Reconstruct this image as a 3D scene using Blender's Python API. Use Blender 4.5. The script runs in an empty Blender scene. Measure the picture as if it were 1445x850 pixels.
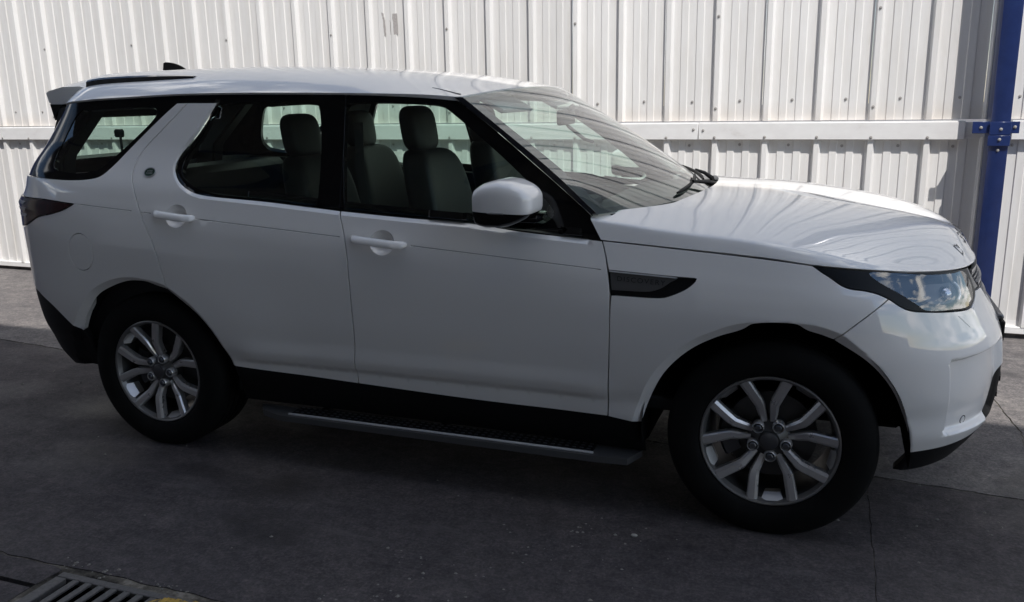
import bpy, bmesh, math, random
import numpy as np
from mathutils import Vector, Matrix
from mathutils.geometry import delaunay_2d_cdt

random.seed(7)
np.random.seed(7)
sc = bpy.context.scene
COL = sc.collection

# ------------------------------------------------------------------ camera
cam_data = bpy.data.cameras.new('camera')
cam_data.sensor_width = 36.0
cam_data.lens = 30.31955
cam_data.clip_start = 0.05
cam_data.clip_end = 500
cam_ob = bpy.data.objects.new('camera', cam_data)
COL.objects.link(cam_ob)
cam_ob.matrix_world = Matrix(((0.9377955, -0.0638270, 0.3412706, 0.1699402), (0.3467362, 0.2223094, -0.9112368, -4.1724858), (-0.0177062, 0.9728847, 0.2306119, 1.6779403), (0, 0, 0, 1)))
sc.camera = cam_ob

# ------------------------------------------------------------------ light
SUN_TO = Vector((.84, -1.0, 1.98)).normalized()
EL = math.asin(SUN_TO.z)
AZ = math.atan2(SUN_TO.x, SUN_TO.y)
world = bpy.data.worlds.new('World')
sc.world = world
world.use_nodes = True
wn, wl = world.node_tree.nodes, world.node_tree.links
bg = wn['Background']
sky = wn.new('ShaderNodeTexSky')
sky.sky_type = 'NISHITA'
sky.sun_disc = False
sky.sun_elevation = EL
sky.sun_rotation = AZ
sky.air_density = 1.0
sky.dust_density = 0.0
sky.ozone_density = 1.0
# broken fair-weather cloud, even all round the sky
tc = wn.new('ShaderNodeTexCoord')
mp = wn.new('ShaderNodeMapping')
mp.inputs['Scale'].default_value = (1.0, 1.0, 2.6)
mp.inputs['Location'].default_value = (1.7, .2, .4)
nz = wn.new('ShaderNodeTexNoise')
nz.inputs['Scale'].default_value = 4.2
nz.inputs['Detail'].default_value = 9
nz.inputs['Roughness'].default_value = 0.58
cr = wn.new('ShaderNodeValToRGB')
cr.color_ramp.elements[0].position = 0.50
cr.color_ramp.elements[1].position = 0.64
mx = wn.new('ShaderNodeMix')
mx.data_type = 'RGBA'
mx.inputs['B'].default_value = (15.0, 14.8, 14.5, 1)
wl.new(tc.outputs['Generated'], mp.inputs['Vector'])
wl.new(mp.outputs['Vector'], nz.inputs['Vector'])
wl.new(nz.outputs['Fac'], cr.inputs['Fac'])
wl.new(cr.outputs['Color'], mx.inputs['Factor'])
wl.new(sky.outputs['Color'], mx.inputs['A'])
wl.new(mx.outputs['Result'], bg.inputs['Color'])
bg.inputs['Strength'].default_value = 0.15

sun = bpy.data.lights.new('sun', 'SUN')
sun.energy = 4.8
sun.angle = math.radians(0.5)
sun.color = (1.0, 0.965, 0.92)
sun_ob = bpy.data.objects.new('sun', sun)
COL.objects.link(sun_ob)
sun_ob.location = (6, -5, 14)
sun_ob.rotation_euler = SUN_TO.to_track_quat('Z', 'Y').to_euler()

sc.view_settings.view_transform = 'Standard'
sc.view_settings.look = 'None'
sc.view_settings.exposure = 0.06
sc.view_settings.gamma = 1.0
sc.view_settings.use_curve_mapping = False
sc.render.engine = 'CYCLES'
sc.cycles.use_adaptive_sampling = True
sc.cycles.adaptive_threshold = 0.012
sc.cycles.use_denoising = True
sc.cycles.max_bounces = 10
sc.cycles.diffuse_bounces = 5
sc.cycles.glossy_bounces = 5
sc.cycles.transparent_max_bounces = 24
sc.cycles.caustics_reflective = False
sc.cycles.caustics_refractive = False
# ------------------------------------------------------------------ car surface
# The car stands with its front axle at x = 0, facing +X, its right side at -Y.
WB, HUBZ = 2.923, 0.38


def pchip(tab):
    xs = np.array([a for a, b in tab], float)
    ys = np.array([b for a, b in tab], float)
    h = np.diff(xs)
    d = np.diff(ys) / h
    m = np.zeros_like(xs)
    m[0], m[-1] = d[0], d[-1]
    for i in range(1, len(xs) - 1):
        if d[i - 1] * d[i] > 0:
            w1, w2 = 2 * h[i] + h[i - 1], h[i] + 2 * h[i - 1]
            m[i] = (w1 + w2) / (w1 / d[i - 1] + w2 / d[i])

    def f(x):
        x = np.clip(np.asarray(x, float), xs[0], xs[-1])
        i = np.clip(np.searchsorted(xs, x) - 1, 0, len(xs) - 2)
        t = (x - xs[i]) / h[i]
        return (ys[i] * (1 + 2 * t) * (1 - t) ** 2 + h[i] * m[i] * t * (1 - t) ** 2
                + ys[i + 1] * t * t * (3 - 2 * t) + h[i] * m[i + 1] * t * t * (t - 1))
    return f


def sstep(a, b, x):
    t = np.clip((np.asarray(x, float) - a) / (b - a), 0, 1)
    return t * t * (3 - 2 * t)


HALF_W = pchip([(.15, .84), (.25, .89), (.35, .93), (.43, .952), (.48, .955), (.55, .974), (.62, .986), (.75, .997),
                (.88, 1.0), (1.0, .994), (1.07, .983), (1.12, .968), (1.18, .950), (1.23, .932), (1.30, .905),
                (1.45, .853), (1.60, .801), (1.70, .766), (1.76, .742), (1.90, .67)])
FRONT_X = pchip([(.12, .66), (.25, .78), (.33, .835), (.42, .875), (.55, .885), (.62, .880), (.70, .868), (.75, .852), (.80, .825), (.86, .798),
                 (.93, .775), (1.0, .745), (1.05, .715), (1.12, .62), (1.2, .47), (1.3, .25)])
REAR_X = pchip([(.12, -3.42), (.25, -3.63), (.33, -3.78), (.42, -3.91), (.5, -3.98), (.56, -4.01), (.65, -4.03),
                (.75, -4.045), (.93, -4.055), (1.05, -4.06), (1.15, -4.065), (1.19, -4.08), (1.22, -4.05), (1.3, -3.935), (1.45, -3.815),
                (1.6, -3.695), (1.7, -3.63), (1.85, -3.52)])
XA, XR = -0.15, -3.30            # where the plan curve starts to round towards the nose / the tail
NF, NR = 2.7, 2.6
AF, AR = 1.0, 0.8                # arc scale of the s coordinate in front of XA / behind XR
S_F, S_R = XA + AF * math.pi / 2, XR - AR * math.pi / 2    # s of the two centre lines


def polar(pts, hx):
    a = sorted((math.atan2(z - HUBZ, x - hx) if z > HUBZ - .2 or x > hx else math.pi, math.hypot(x - hx, z - HUBZ)) for x, z in pts)
    return np.array([p[0] for p in a]), np.array([p[1] for p in a])


# radius of the wheel openings as seen from the hubs
ARCH_F_A, ARCH_F_R = polar([(-.496, .3912), (-.4643, .491), (-.401, .622), (-.306, .722), (-.204, .782), (-.133, .812), (.0, .828), (.125, .826),
                            (.171, .814), (.2076, .801), (.312, .7146), (.383, .6187), (.434, .500), (.470, .40)], 0)
ARCH_R_A, ARCH_R_R = polar([(-2.4728, .4476), (-2.514, .549), (-2.590, .666), (-2.714, .767), (-2.777, .805), (-2.90, .828), (-3.011, .830), (-3.108, .806),
                            (-3.213, .754), (-3.303, .657), (-3.376, .555)], -WB)


def crease_z(x):
    return 1.073 - .0715 * (np.asarray(x, float) + 1.404)


def half_w(x, z):
    b = sstep(.65, 1.0, z) * (1 - sstep(1.25, 1.5, z))
    xx = np.clip(x, -3.6, .6)
    return HALF_W(z + .0715 * (xx + 1.404) * b)


def surf(s, z):
    """point of the body side: s runs along the length and round both ends (s = x between XR and XA)"""
    s = np.asarray(s, float)
    z = np.asarray(z, float)
    x = np.clip(s, XR, XA)
    sgn = np.ones_like(s)
    bf = np.where(s > XA, math.pi / 2 - (s - XA) / AF, math.pi / 2)
    br = np.where(s < XR, math.pi / 2 - (XR - s) / AR, math.pi / 2)
    fr = s > XA
    be = np.where(fr, bf, br)
    n = np.where(fr, NF, NR + 1.5 * sstep(1.22, 1.42, z))
    a = np.where(fr, FRONT_X(z) - XA, XR - REAR_X(z))
    c, sn = np.cos(be), np.sin(be)
    r = (np.abs(c) ** n + np.abs(sn) ** n) ** (-1 / n)
    x = np.where(fr, XA + a * c * r, np.where(s < XR, XR - a * c * r, s))
    y = sn * r * half_w(x, z)
    # wheel arches: a soft flare, then a band along the opening that turns in
    for hx, ta, tr in ((0.0, ARCH_F_A, ARCH_F_R), (-WB, ARCH_R_A, ARCH_R_R)):
        dx, dz = x - hx, z - HUBZ
        d = np.hypot(dx, dz)
        e = d - np.interp(np.arctan2(dz, dx), ta, tr)
        k = np.clip(1 - e / .034, 0, 1)
        fl = sstep(.95, .56, d) * (z < 1.15)
        y = y + np.sign(y) * (.012 * fl - .024 * k) * (np.abs(s - hx) < 1.0)
    # the doors flare out over the sill
    on = sstep(-2.46, -2.30, x) * (1 - sstep(-.70, -.56, x))
    y = y + np.sign(y) * on * .011 * (1 - sstep(.522, .620, z)) * sstep(.478, .508, z)
    # the skin turns in along the foot of the side windows
    y = y - np.sign(y) * .017 * np.clip(1 - belt_dist(x, z) / .020, 0, 1)
    # finger cups of the door handles
    for cx, cz in CUPS:
        d = np.hypot((x - cx) / .058, (z - cz) / .052)
        y = y - np.sign(y) * .030 * np.clip(1 - d ** 3.4, 0, 1)
    # air scoops in the bumper corners
    for q in (s, 2 * S_F - s):
        g = sstep(.400, .425, z) * (1 - sstep(.690, .715, z)) * sstep(.600, .622, q) * (1 - sstep(1.00, 1.08, q))
        y = y * (1 - .034 * g)
        x = x - .026 * g
    return np.stack([x, -y, z], -1)


BELT = np.array([(-2.5483, 1.6752), (-2.6262, 1.5473), (-2.7000, 1.4650), (-2.7250, 1.4150), (-2.7309, 1.3876), (-2.7200, 1.3620), (-2.7000, 1.3380), (-2.6700, 1.3124), (-2.6400, 1.2940),
                 (-2.6092, 1.2804), (-2.5532, 1.2672), (-2.1904, 1.2428), (-1.8204, 1.2127), (-1.5160, 1.1939), (-1.2190, 1.1789), (-.9658, 1.1507), (-.72, 1.1320)])


def belt_dist(x, z):
    x, z = np.asarray(x, float), np.asarray(z, float)
    d = np.full(np.broadcast(x, z).shape, 9.0)
    near = (x > -2.80) & (x < -.66) & (z > 1.08) & (z < 1.72)
    if not np.any(near): return d
    px, pz = np.broadcast_to(x, d.shape)[near], np.broadcast_to(z, d.shape)[near]
    m_ = np.full(px.shape, 9.0)
    for (x1, z1), (x2, z2) in zip(BELT[:-1], BELT[1:]):
        ex, ez = x2 - x1, z2 - z1
        t = np.clip(((px - x1) * ex + (pz - z1) * ez) / (ex * ex + ez * ez), 0, 1)
        body_side = ex * (pz - z1) - ez * (px - x1) < 1e-6
        m_ = np.minimum(m_, np.where(body_side, np.hypot(px - x1 - t * ex, pz - z1 - t * ez), 9.0))
    d = d.copy()
    d[near] = m_
    return d


CUPS = [(-2.680, 1.166), (-1.609, 1.085)]


def surf_n(s, z):
    e = 1.5e-3
    du = surf(s + e, z) - surf(s - e, z)
    dv = surf(s, z + e) - surf(s, z - e)
    n = np.cross(du, dv)
    return n / np.maximum(np.linalg.norm(n, axis=-1, keepdims=True), 1e-9)
CURVES = {
    'seam_b': [(-1.8277, 1.2108), (-1.7912, 1.1056), (-1.7765, 1.0285), (-1.7668, 0.8255), (-1.7668, 0.6469), (-1.7814, 0.5097), (-1.7814, 0.4307)],
    'bot_f': [(-1.7814, 0.4307), (-1.1825, 0.4138), (-0.6274, 0.4119)],
    'seam_f': [(-0.6274, 0.4119), (-0.6153, 0.6882), (-0.6128, 0.8612), (-0.6201, 0.9702), (-0.6396, 1.0699), (-0.6591, 1.1281)],
    'belt_f': [(-1.8277, 1.2108), (-1.5234, 1.1920), (-1.2263, 1.1770), (-0.9707, 1.1488), (-0.6591, 1.1281)],
    'seam_r': [(-2.7236, 1.6771), (-2.8478, 1.5586), (-2.9403, 1.4703), (-2.9695, 1.4176), (-2.9744, 1.3537), (-2.9354, 1.2710), (-2.8818, 1.1657), (-2.8161, 1.0492), (-2.7698, 0.8837), (-2.7601, 0.8161)],
    'arch_rf': [(-2.7601, 0.8161), (-2.7017, 0.7710), (-2.5751, 0.6713), (-2.4996, 0.5548), (-2.4582, 0.4551)],
    'bot_r': [(-2.4582, 0.4551), (-2.1003, 0.4420), (-1.7814, 0.4307)],
    'belt_r': [(-1.8277, 1.2108), (-2.2002, 1.2409), (-2.5653, 1.2654), (-2.6213, 1.2804), (-2.6798, 1.3105), (-2.7163, 1.3443), (-2.7382, 1.3857), (-2.7212, 1.4402), (-2.6359, 1.5473), (-2.5556, 1.6752)],
    'cpil_top': [(-2.5556, 1.6752), (-2.7236, 1.6771)],
    'cpil_top2': [(-2.7236, 1.6771), (-2.7869, 1.6771)],
    'quarter_belt': [(-2.7869, 1.6771), (-2.8575, 1.6225), (-3.0279, 1.4721), (-3.1107, 1.3838), (-3.1618, 1.3406), (-3.2275, 1.3255), (-3.3712, 1.3199), (-3.7145, 1.3312)],
    'arch_rr': [(-2.7601, 0.8161), (-2.8331, 0.8311), (-2.8794, 0.8462), (-2.9354, 0.8480), (-2.9963, 0.8424), (-3.1010, 0.8104), (-3.2081, 0.7559), (-3.2957, 0.6600), (-3.3688, 0.5567)],
    'bump_r': [(-3.3688, 0.5567), (-3.5294, 0.6788), (-3.6682, 0.7352)],
    'tail_top': [(-3.7096, 1.2240), (-3.5197, 1.2240), (-3.2933, 1.2071)],
    'tail_bot': [(-3.2933, 1.2071), (-3.3566, 1.1789), (-3.4540, 1.1544), (-3.5465, 1.1375), (-3.6487, 1.0981)],
    'shut': [(-0.6591, 1.1281), (-0.4302, 1.1131), (-0.1478, 1.0943), (0.0323, 1.0811), (0.1589, 1.0680)],
    'shut2': [(0.1589, 1.0680), (0.3513, 1.0511), (0.5777, 1.0323), (0.7311, 1.0210), (0.8260, 1.0153), (0.9575, 1.0153)],
    'lamp_bot': [(0.1589, 1.0680), (0.1857, 1.0473), (0.2174, 1.0266), (0.2539, 1.0003), (0.2831, 0.9890), (0.3342, 0.9815), (0.3829, 0.9683), (0.4170, 0.9514)],
    'lamp_bot2': [(0.4170, 0.9514), (0.4584, 0.9213), (0.4925, 0.9063), (0.5631, 0.8950), (0.6824, 0.8819), (0.7724, 0.8743), (0.8090, 0.8762)],
    'lamp_end': [(0.8090, 0.8762), (0.8528, 0.8969), (0.8844, 0.9195), (0.8820, 0.9627), (0.8796, 1.0116)],
    'grille_edge': [(0.9526, 1.0078), (0.9526, 0.9683), (0.9794, 0.9232), (1.0475, 0.8649), (1.1206, 0.8292)],
    'seam_bump': [(0.4170, 0.9514), (0.3099, 0.8781), (0.2076, 0.8029)],
    'arch_f1': [(-0.4935, 0.3931), (-0.4619, 0.4927), (-0.3986, 0.6243), (-0.3061, 0.7240), (-0.2038, 0.7860), (-0.1308, 0.8142), (-0.1016, 0.8292), (-0.0772, 0.8480), (-0.0553, 0.8537), (0.0129, 0.8612), (0.0883, 0.8574), (0.1054, 0.8462), (0.1200, 0.8349), (0.1711, 0.8180), (0.2076, 0.8029)],
    'arch_f2': [(0.2076, 0.8029), (0.3123, 0.7202), (0.3805, 0.6262), (0.4292, 0.5115), (0.4900, 0.3555)],
    'fen_bot': [(-0.6274, 0.4119), (-0.4935, 0.3931)],
    'bump_bot': [(0.4900, 0.3555), (0.6702, 0.3499), (0.7846, 0.3536), (0.8017, 0.3987), (0.9429, 0.4175), (1.0183, 0.4852)],
    'lip': [(0.4900, 0.2446), (0.5850, 0.2690), (0.7676, 0.2672), (0.7773, 0.3630)],
    'vent': [(-0.6250, 1.0191), (-0.3694, 1.0078), (-0.3085, 1.0059), (-0.2890, 1.0041), (-0.2915, 0.9965), (-0.3207, 0.9683), (-0.3888, 0.9345), (-0.4181, 0.9270), (-0.6104, 0.9251)],
    'vent_plate': [(-0.6201, 1.0135), (-0.3572, 1.0041), (-0.3840, 0.9871), (-0.4181, 0.9627), (-0.4521, 0.9495), (-0.4789, 0.9458), (-0.6104, 0.9439)],
    'flap': [(-3.2495, 1.0623), (-3.1813, 0.9796), (-3.2762, 0.8875), (-3.3420, 0.9721), (-3.2616, 0.9759)],
    'washer': [(0.7043, 0.8631), (0.8284, 0.8462), (0.8503, 0.8104), (0.7554, 0.8123)],
    'badge': [(-2.8745, 1.3594), (-2.9062, 1.3575), (-2.8818, 1.3763)],
    'handle_r': [(-2.8039, 1.1770), (-2.5653, 1.1563), (-2.6919, 1.1657)],
    'handle_f': [(-1.7498, 1.0943), (-1.4893, 1.0774), (-1.6134, 1.0830)],
    'cantrail': [(-3.6755, 1.6883), (-3.1594, 1.7034), (-2.7918, 1.7146), (-2.5069, 1.7146), (-1.9713, 1.7053), (-1.5355, 1.6921), (-1.4138, 1.6846), (-1.3456, 1.6789)],
    'apil': [(-1.3456, 1.6789), (-1.1557, 1.5530), (-0.9439, 1.3988), (-0.7151, 1.2240)],
    'wsedge': [(-1.3042, 1.6789), (-1.1216, 1.5530), (-0.9050, 1.4007), (-0.6883, 1.2259)],
    'sail': [(-0.7151, 1.2184), (-0.6591, 1.1281)],
    'hoodcrease': [(-0.7151, 1.2090), (-0.3621, 1.1676), (-0.0821, 1.1469), (0.2417, 1.1075), (0.3440, 1.0605)],
    'gl_f': [(-1.8618, 1.6583), (-1.4357, 1.6526), (-1.3748, 1.6376), (-1.0827, 1.4214), (-0.8514, 1.2165), (-0.9683, 1.1601), (-1.2215, 1.1864), (-1.8058, 1.2240)],
    'gl_r': [(-2.5069, 1.6677), (-2.0127, 1.6620), (-1.9299, 1.2315), (-2.1929, 1.2522), (-2.5313, 1.2785), (-2.6262, 1.3105), (-2.6846, 1.3631), (-2.6725, 1.4289), (-2.5994, 1.5398)],
    'gl_q': [(-3.2129, 1.6395), (-2.9232, 1.6564), (-2.9013, 1.6395), (-2.9330, 1.5943), (-3.1302, 1.4252), (-3.1886, 1.3763), (-3.3249, 1.3556), (-3.5027, 1.3612), (-3.5660, 1.3857), (-3.6025, 1.4703), (-3.4807, 1.5812)],
    'sensor': [(0.7384, 0.4363)],
}


# ------------------------------------------------------------------ helpers
def tag(o, label=None, cat=None, group=None, kind=None):
    if label: o['label'] = label
    if cat: o['category'] = cat
    if group: o['group'] = group
    if kind: o['kind'] = kind
    return o


def empty(name, loc=(0, 0, 0)):
    o = bpy.data.objects.new(name, None)
    o.empty_display_size = .2
    o.location = loc
    COL.objects.link(o)
    return o



def adopt(o, parent):
    """parent o without moving it: only top-level Empties carry a location here"""
    if parent is not None:
        o.parent = parent
        if parent.parent is None: o.matrix_parent_inverse = Matrix.Translation(-Vector(parent.location))
    return o


def link_mesh(name, me, mat, parent=None, loc=None):
    o = bpy.data.objects.new(name, me)
    COL.objects.link(o)
    if mat is not None and not me.materials:
        me.materials.append(mat)
    adopt(o, parent)
    if loc is not None:
        o.location = loc
    return o


def raw_mesh(name, V, F, N=None, smooth=True):
    me = bpy.data.meshes.new(name)
    me.from_pydata([tuple(map(float, v)) for v in V], [], [tuple(map(int, f)) for f in F])
    if smooth:
        me.polygons.foreach_set('use_smooth', [True] * len(me.polygons))
    me.update()
    if N is not None:
        me.normals_split_custom_set_from_vertices([tuple(map(float, n)) for n in N])
    return me


def bm_mesh(name, bm, smooth_angle=None):
    me = bpy.data.meshes.new(name)
    bmesh.ops.recalc_face_normals(bm, faces=bm.faces[:])
    bm.to_mesh(me)
    bm.free()
    if smooth_angle is not None:
        me.polygons.foreach_set('use_smooth', [True] * len(me.polygons))
        me.set_sharp_from_angle(angle=math.radians(smooth_angle))
    return me


def add_box(bm, c, d, bevel=0.0, seg=1, rot=None):
    r = bmesh.ops.create_cube(bm, size=1.0)
    vs = r['verts']
    for v in vs:
        v.co = Vector((v.co.x * d[0], v.co.y * d[1], v.co.z * d[2]))
    if bevel > 0:
        es = list({e for v in vs for e in v.link_edges})
        rb = bmesh.ops.bevel(bm, geom=es, offset=bevel, segments=seg, affect='EDGES', profile=.5)
        vs = list({v for f in rb['faces'] for v in f.verts} | {v for v in vs if v.is_valid})
    if rot is not None:
        for v in vs: v.co = rot @ v.co
    for v in vs: v.co += Vector(c)
    return vs


def add_prism(bm, poly, z0, z1, axis='z'):
    """extrude a 2-D polygon; axis is the extrusion axis"""
    def P(a, b, h):
        return {'z': (a, b, h), 'y': (a, h, b), 'x': (h, a, b)}[axis]
    lo = [bm.verts.new(P(a, b, z0)) for a, b in poly]
    hi = [bm.verts.new(P(a, b, z1)) for a, b in poly]
    n = len(poly)
    bm.faces.new(lo[::-1])
    bm.faces.new(hi)
    for i in range(n):
        bm.faces.new((lo[i], lo[(i + 1) % n], hi[(i + 1) % n], hi[i]))


def add_tube(bm, pts, rad, seg=8, caps=True):
    pts = [Vector(p) for p in pts]
    rads = rad if isinstance(rad, (list, tuple)) else [rad] * len(pts)
    rings = []
    for i, p in enumerate(pts):
        t = (pts[min(i + 1, len(pts) - 1)] - pts[max(i - 1, 0)]).normalized()
        a = t.orthogonal().normalized() if i == 0 else (prev - t * prev.dot(t)).normalized()
        prev = a
        b = t.cross(a)
        rings.append([bm.verts.new(p + (a * math.cos(k * 2 * math.pi / seg) + b * math.sin(k * 2 * math.pi / seg)) * rads[i]) for k in range(seg)])
    for i in range(len(rings) - 1):
        for k in range(seg):
            bm.faces.new((rings[i][k], rings[i][(k + 1) % seg], rings[i + 1][(k + 1) % seg], rings[i + 1][k]))
    if caps:
        bm.faces.new(rings[0][::-1])
        bm.faces.new(rings[-1])


def add_lathe(bm, prof, seg=64, axis='y'):
    """prof: (radius, height) pairs, turned about the axis"""
    rings = []
    for r, h in prof:
        ring = []
        for k in range(seg):
            a = 2 * math.pi * k / seg
            c, s = r * math.cos(a), r * math.sin(a)
            ring.append(bm.verts.new({'y': (c, h, s), 'z': (c, s, h), 'x': (h, c, s)}[axis]))
        rings.append(ring)
    for i in range(len(rings) - 1):
        for k in range(seg):
            bm.faces.new((rings[i][k], rings[i][(k + 1) % seg], rings[i + 1][(k + 1) % seg], rings[i + 1][k]))


def superell(name, c, r, e=(.5, .5), n=(24, 16), fn=None):
    """rounded box: a superellipsoid; fn may bend its points"""
    def sp(a, k): return math.copysign(abs(a) ** k, a)
    V, F = [], []
    nu, nv = n
    for j in range(nv + 1):
        ph = -math.pi / 2 + math.pi * j / nv
        for i in range(nu):
            th = 2 * math.pi * i / nu
            p = Vector((sp(math.cos(ph), e[1]) * sp(math.cos(th), e[0]) * r[0], sp(math.cos(ph), e[1]) * sp(math.sin(th), e[0]) * r[1], sp(math.sin(ph), e[1]) * r[2]))
            if fn: p = fn(p)
            V.append(p + Vector(c))
    for j in range(nv):
        for i in range(nu):
            F.append((j * nu + i, j * nu + (i + 1) % nu, (j + 1) * nu + (i + 1) % nu, (j + 1) * nu + i))
    bm = bmesh.new()
    vs = [bm.verts.new(v) for v in V]
    for f in F: bm.faces.new([vs[i] for i in f])
    bmesh.ops.remove_doubles(bm, verts=bm.verts[:], dist=1e-5)
    return bm_mesh(name, bm, 50)


# ------------------------------------------------------------------ materials
def principled(name, color, rough=.5, metal=0.0, coat=0.0, coat_rough=.03, spec=.5):
    m = bpy.data.materials.new(name)
    m.use_nodes = True
    b = m.node_tree.nodes['Principled BSDF']
    b.inputs['Base Color'].default_value = (*color, 1)
    b.inputs['Roughness'].default_value = rough
    b.inputs['Metallic'].default_value = metal
    b.inputs['Coat Weight'].default_value = coat
    b.inputs['Coat Roughness'].default_value = coat_rough
    b.inputs['Specular IOR Level'].default_value = spec
    return m, m.node_tree.nodes, m.node_tree.links, b


def noise(nodes, links, scale, detail=4, rough=.5, coord='Object', stretch=None):
    t = nodes.new('ShaderNodeTexCoord')
    n = nodes.new('ShaderNodeTexNoise')
    n.inputs['Scale'].default_value = scale
    n.inputs['Detail'].default_value = detail
    n.inputs['Roughness'].default_value = rough
    if stretch:
        mpn = nodes.new('ShaderNodeMapping')
        mpn.inputs['Scale'].default_value = stretch
        links.new(t.outputs[coord], mpn.inputs['Vector'])
        links.new(mpn.outputs['Vector'], n.inputs['Vector'])
    else:
        links.new(t.outputs[coord], n.inputs['Vector'])
    return n


def ramp(nodes, links, src, stops):
    r = nodes.new('ShaderNodeValToRGB')
    els = r.color_ramp.elements
    while len(els) < len(stops): els.new(.5)
    for e, (p, c) in zip(els, stops):
        e.position = p
        e.color = (*c, 1) if len(c) == 3 else c
    links.new(src, r.inputs['Fac'])
    return r


def mixc(nodes, links, fac, a, b, mode='MIX'):
    m = nodes.new('ShaderNodeMix')
    m.data_type = 'RGBA'
    m.blend_type = mode
    for k, v in (('Factor', fac), ('A', a), ('B', b)):
        if isinstance(v, (int, float)): m.inputs[k].default_value = v
        elif isinstance(v, tuple): m.inputs[k].default_value = (*v, 1) if len(v) == 3 else v
        else: links.new(v, m.inputs[k])
    return m.outputs['Result']


def bump(nodes, links, b, height, strength=.2, dist=.01, prev=None):
    n = nodes.new('ShaderNodeBump')
    n.inputs['Strength'].default_value = strength
    n.inputs['Distance'].default_value = dist
    links.new(height, n.inputs['Height'])
    if prev is not None: links.new(prev, n.inputs['Normal'])
    links.new(n.outputs['Normal'], b.inputs['Normal'])
    return n.outputs['Normal']


def glass_mat(name, tint, ior=1.5):
    m = bpy.data.materials.new(name)
    m.use_nodes = True
    n, l = m.node_tree.nodes, m.node_tree.links
    n.remove(n['Principled BSDF'])
    out = n['Material Output']
    tr = n.new('ShaderNodeBsdfTransparent')
    tr.inputs['Color'].default_value = (*tint, 1)
    gl = n.new('ShaderNodeBsdfGlossy')
    gl.inputs['Roughness'].default_value = 0.0
    gl.inputs['Color'].default_value = (1, 1, 1, 1)
    ge = n.new('ShaderNodeNewGeometry')
    mi = n.new('ShaderNodeMix')
    mi.inputs['A'].default_value = ior
    mi.inputs['B'].default_value = 1 / ior
    fr = n.new('ShaderNodeFresnel')
    l.new(ge.outputs['Backfacing'], mi.inputs['Factor'])
    l.new(mi.outputs['Result'], fr.inputs['IOR'])
    ms = n.new('ShaderNodeMixShader')
    # both faces of the pane reflect: 2F / (1 + F)
    ad = n.new('ShaderNodeMath'); ad.operation = 'ADD'; ad.inputs[1].default_value = 1.0
    tw = n.new('ShaderNodeMath'); tw.operation = 'MULTIPLY'; tw.inputs[1].default_value = 2.0
    dv = n.new('ShaderNodeMath'); dv.operation = 'DIVIDE'
    l.new(fr.outputs['Fac'], ad.inputs[0])
    l.new(fr.outputs['Fac'], tw.inputs[0])
    l.new(tw.outputs[0], dv.inputs[0])
    l.new(ad.outputs[0], dv.inputs[1])
    l.new(dv.outputs[0], ms.inputs['Fac'])
    l.new(tr.outputs['BSDF'], ms.inputs[1])
    l.new(gl.outputs['BSDF'], ms.inputs[2])
    l.new(ms.outputs['Shader'], out.inputs['Surface'])
    return m


M = {}
m, n, l, b = principled('white_paint', (.82, .80, .775), .4, coat=1.0, coat_rough=.0, spec=.2)
b.inputs['Coat IOR'].default_value = 1.68
nz1 = noise(n, l, 3.0, 6, .6)
rr = ramp(n, l, nz1.outputs['Fac'], [(.35, (.36, .36, .36)), (.75, (.48, .48, .48))])
l.new(rr.outputs['Color'], b.inputs['Roughness'])
M['paint'] = m
M['gloss_black'] = principled('gloss_black', (.004, .004, .0045), .08, spec=.35)[0]
M['lamp_black'] = principled('lamp_black', (.005, .005, .0055), .35, spec=.2)[0]
M['navy_black'] = principled('navy_gloss_trim', (.008, .009, .014), .15, coat=1.0, coat_rough=.05)[0]
m, n, l, b = principled('black_plastic', (.006, .006, .0065), .55, spec=.2)
bump(n, l, b, noise(n, l, 900, 2).outputs['Fac'], .15, .001)
M['plastic'] = m
M['void'] = principled('dark_cavity', (.008, .008, .008), .9, spec=.1)[0]
m, n, l, b = principled('tyre_rubber', (.006, .006, .006), .8, spec=.15)
dust = noise(n, l, 7, 5, .6)
rr = ramp(n, l, dust.outputs['Fac'], [(.4, (.0045, .0045, .0045)), (.8, (.009, .0085, .008))])
l.new(rr.outputs['Color'], b.inputs['Base Color'])
M['tyre'] = m
m, n, l, b = principled('silver_alloy', (.60, .585, .575), .38, metal=.7, coat=.4, coat_rough=.1)
rr = ramp(n, l, noise(n, l, 30, 4).outputs['Fac'], [(.3, (.26, .26, .26)), (.8, (.40, .40, .40))])
l.new(rr.outputs['Color'], b.inputs['Roughness'])
M['alloy'] = m
M['barrel'] = principled('rim_barrel', (.08, .079, .078), .4, metal=.6)[0]
M['steel'] = principled('brake_steel', (.09, .088, .085), .45, metal=.8)[0]
M['chrome'] = principled('chrome', (.75, .75, .76), .08, metal=1.0)[0]
M['lamp_metal'] = principled('lamp_reflector', (.55, .55, .57), .18, metal=1.0)[0]
M['satin'] = principled('satin_silver', (.42, .42, .43), .35, metal=.8)[0]
M['lip'] = principled('alloy_lip', (.26, .255, .25), .35, metal=.7)[0]
M['bright_trim'] = principled('pale_silver_trim', (.46, .46, .465), .4)[0]
M['board'] = principled('brushed_board_edge', (.085, .085, .087), .45, metal=.3)[0]
M['plate'] = principled('dark_vent_plate', (.085, .083, .082), .5, metal=.2)[0]
M['gunmetal'] = principled('gunmetal_trim', (.10, .10, .105), .35, metal=.6, coat=.3)[0]
M['cloth'] = principled('dark_leather', (.016, .0165, .017), .55)[0]
M['trim'] = principled('cabin_plastic', (.012, .012, .013), .6)[0]
M['headliner'] = principled('pale_headliner', (.42, .43, .41), .9)[0]
M['glass'] = glass_mat('tinted_glass', (.70, .83, .77))
M['windscreen'] = glass_mat('windscreen_glass', (.80, .90, .85))
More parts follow.
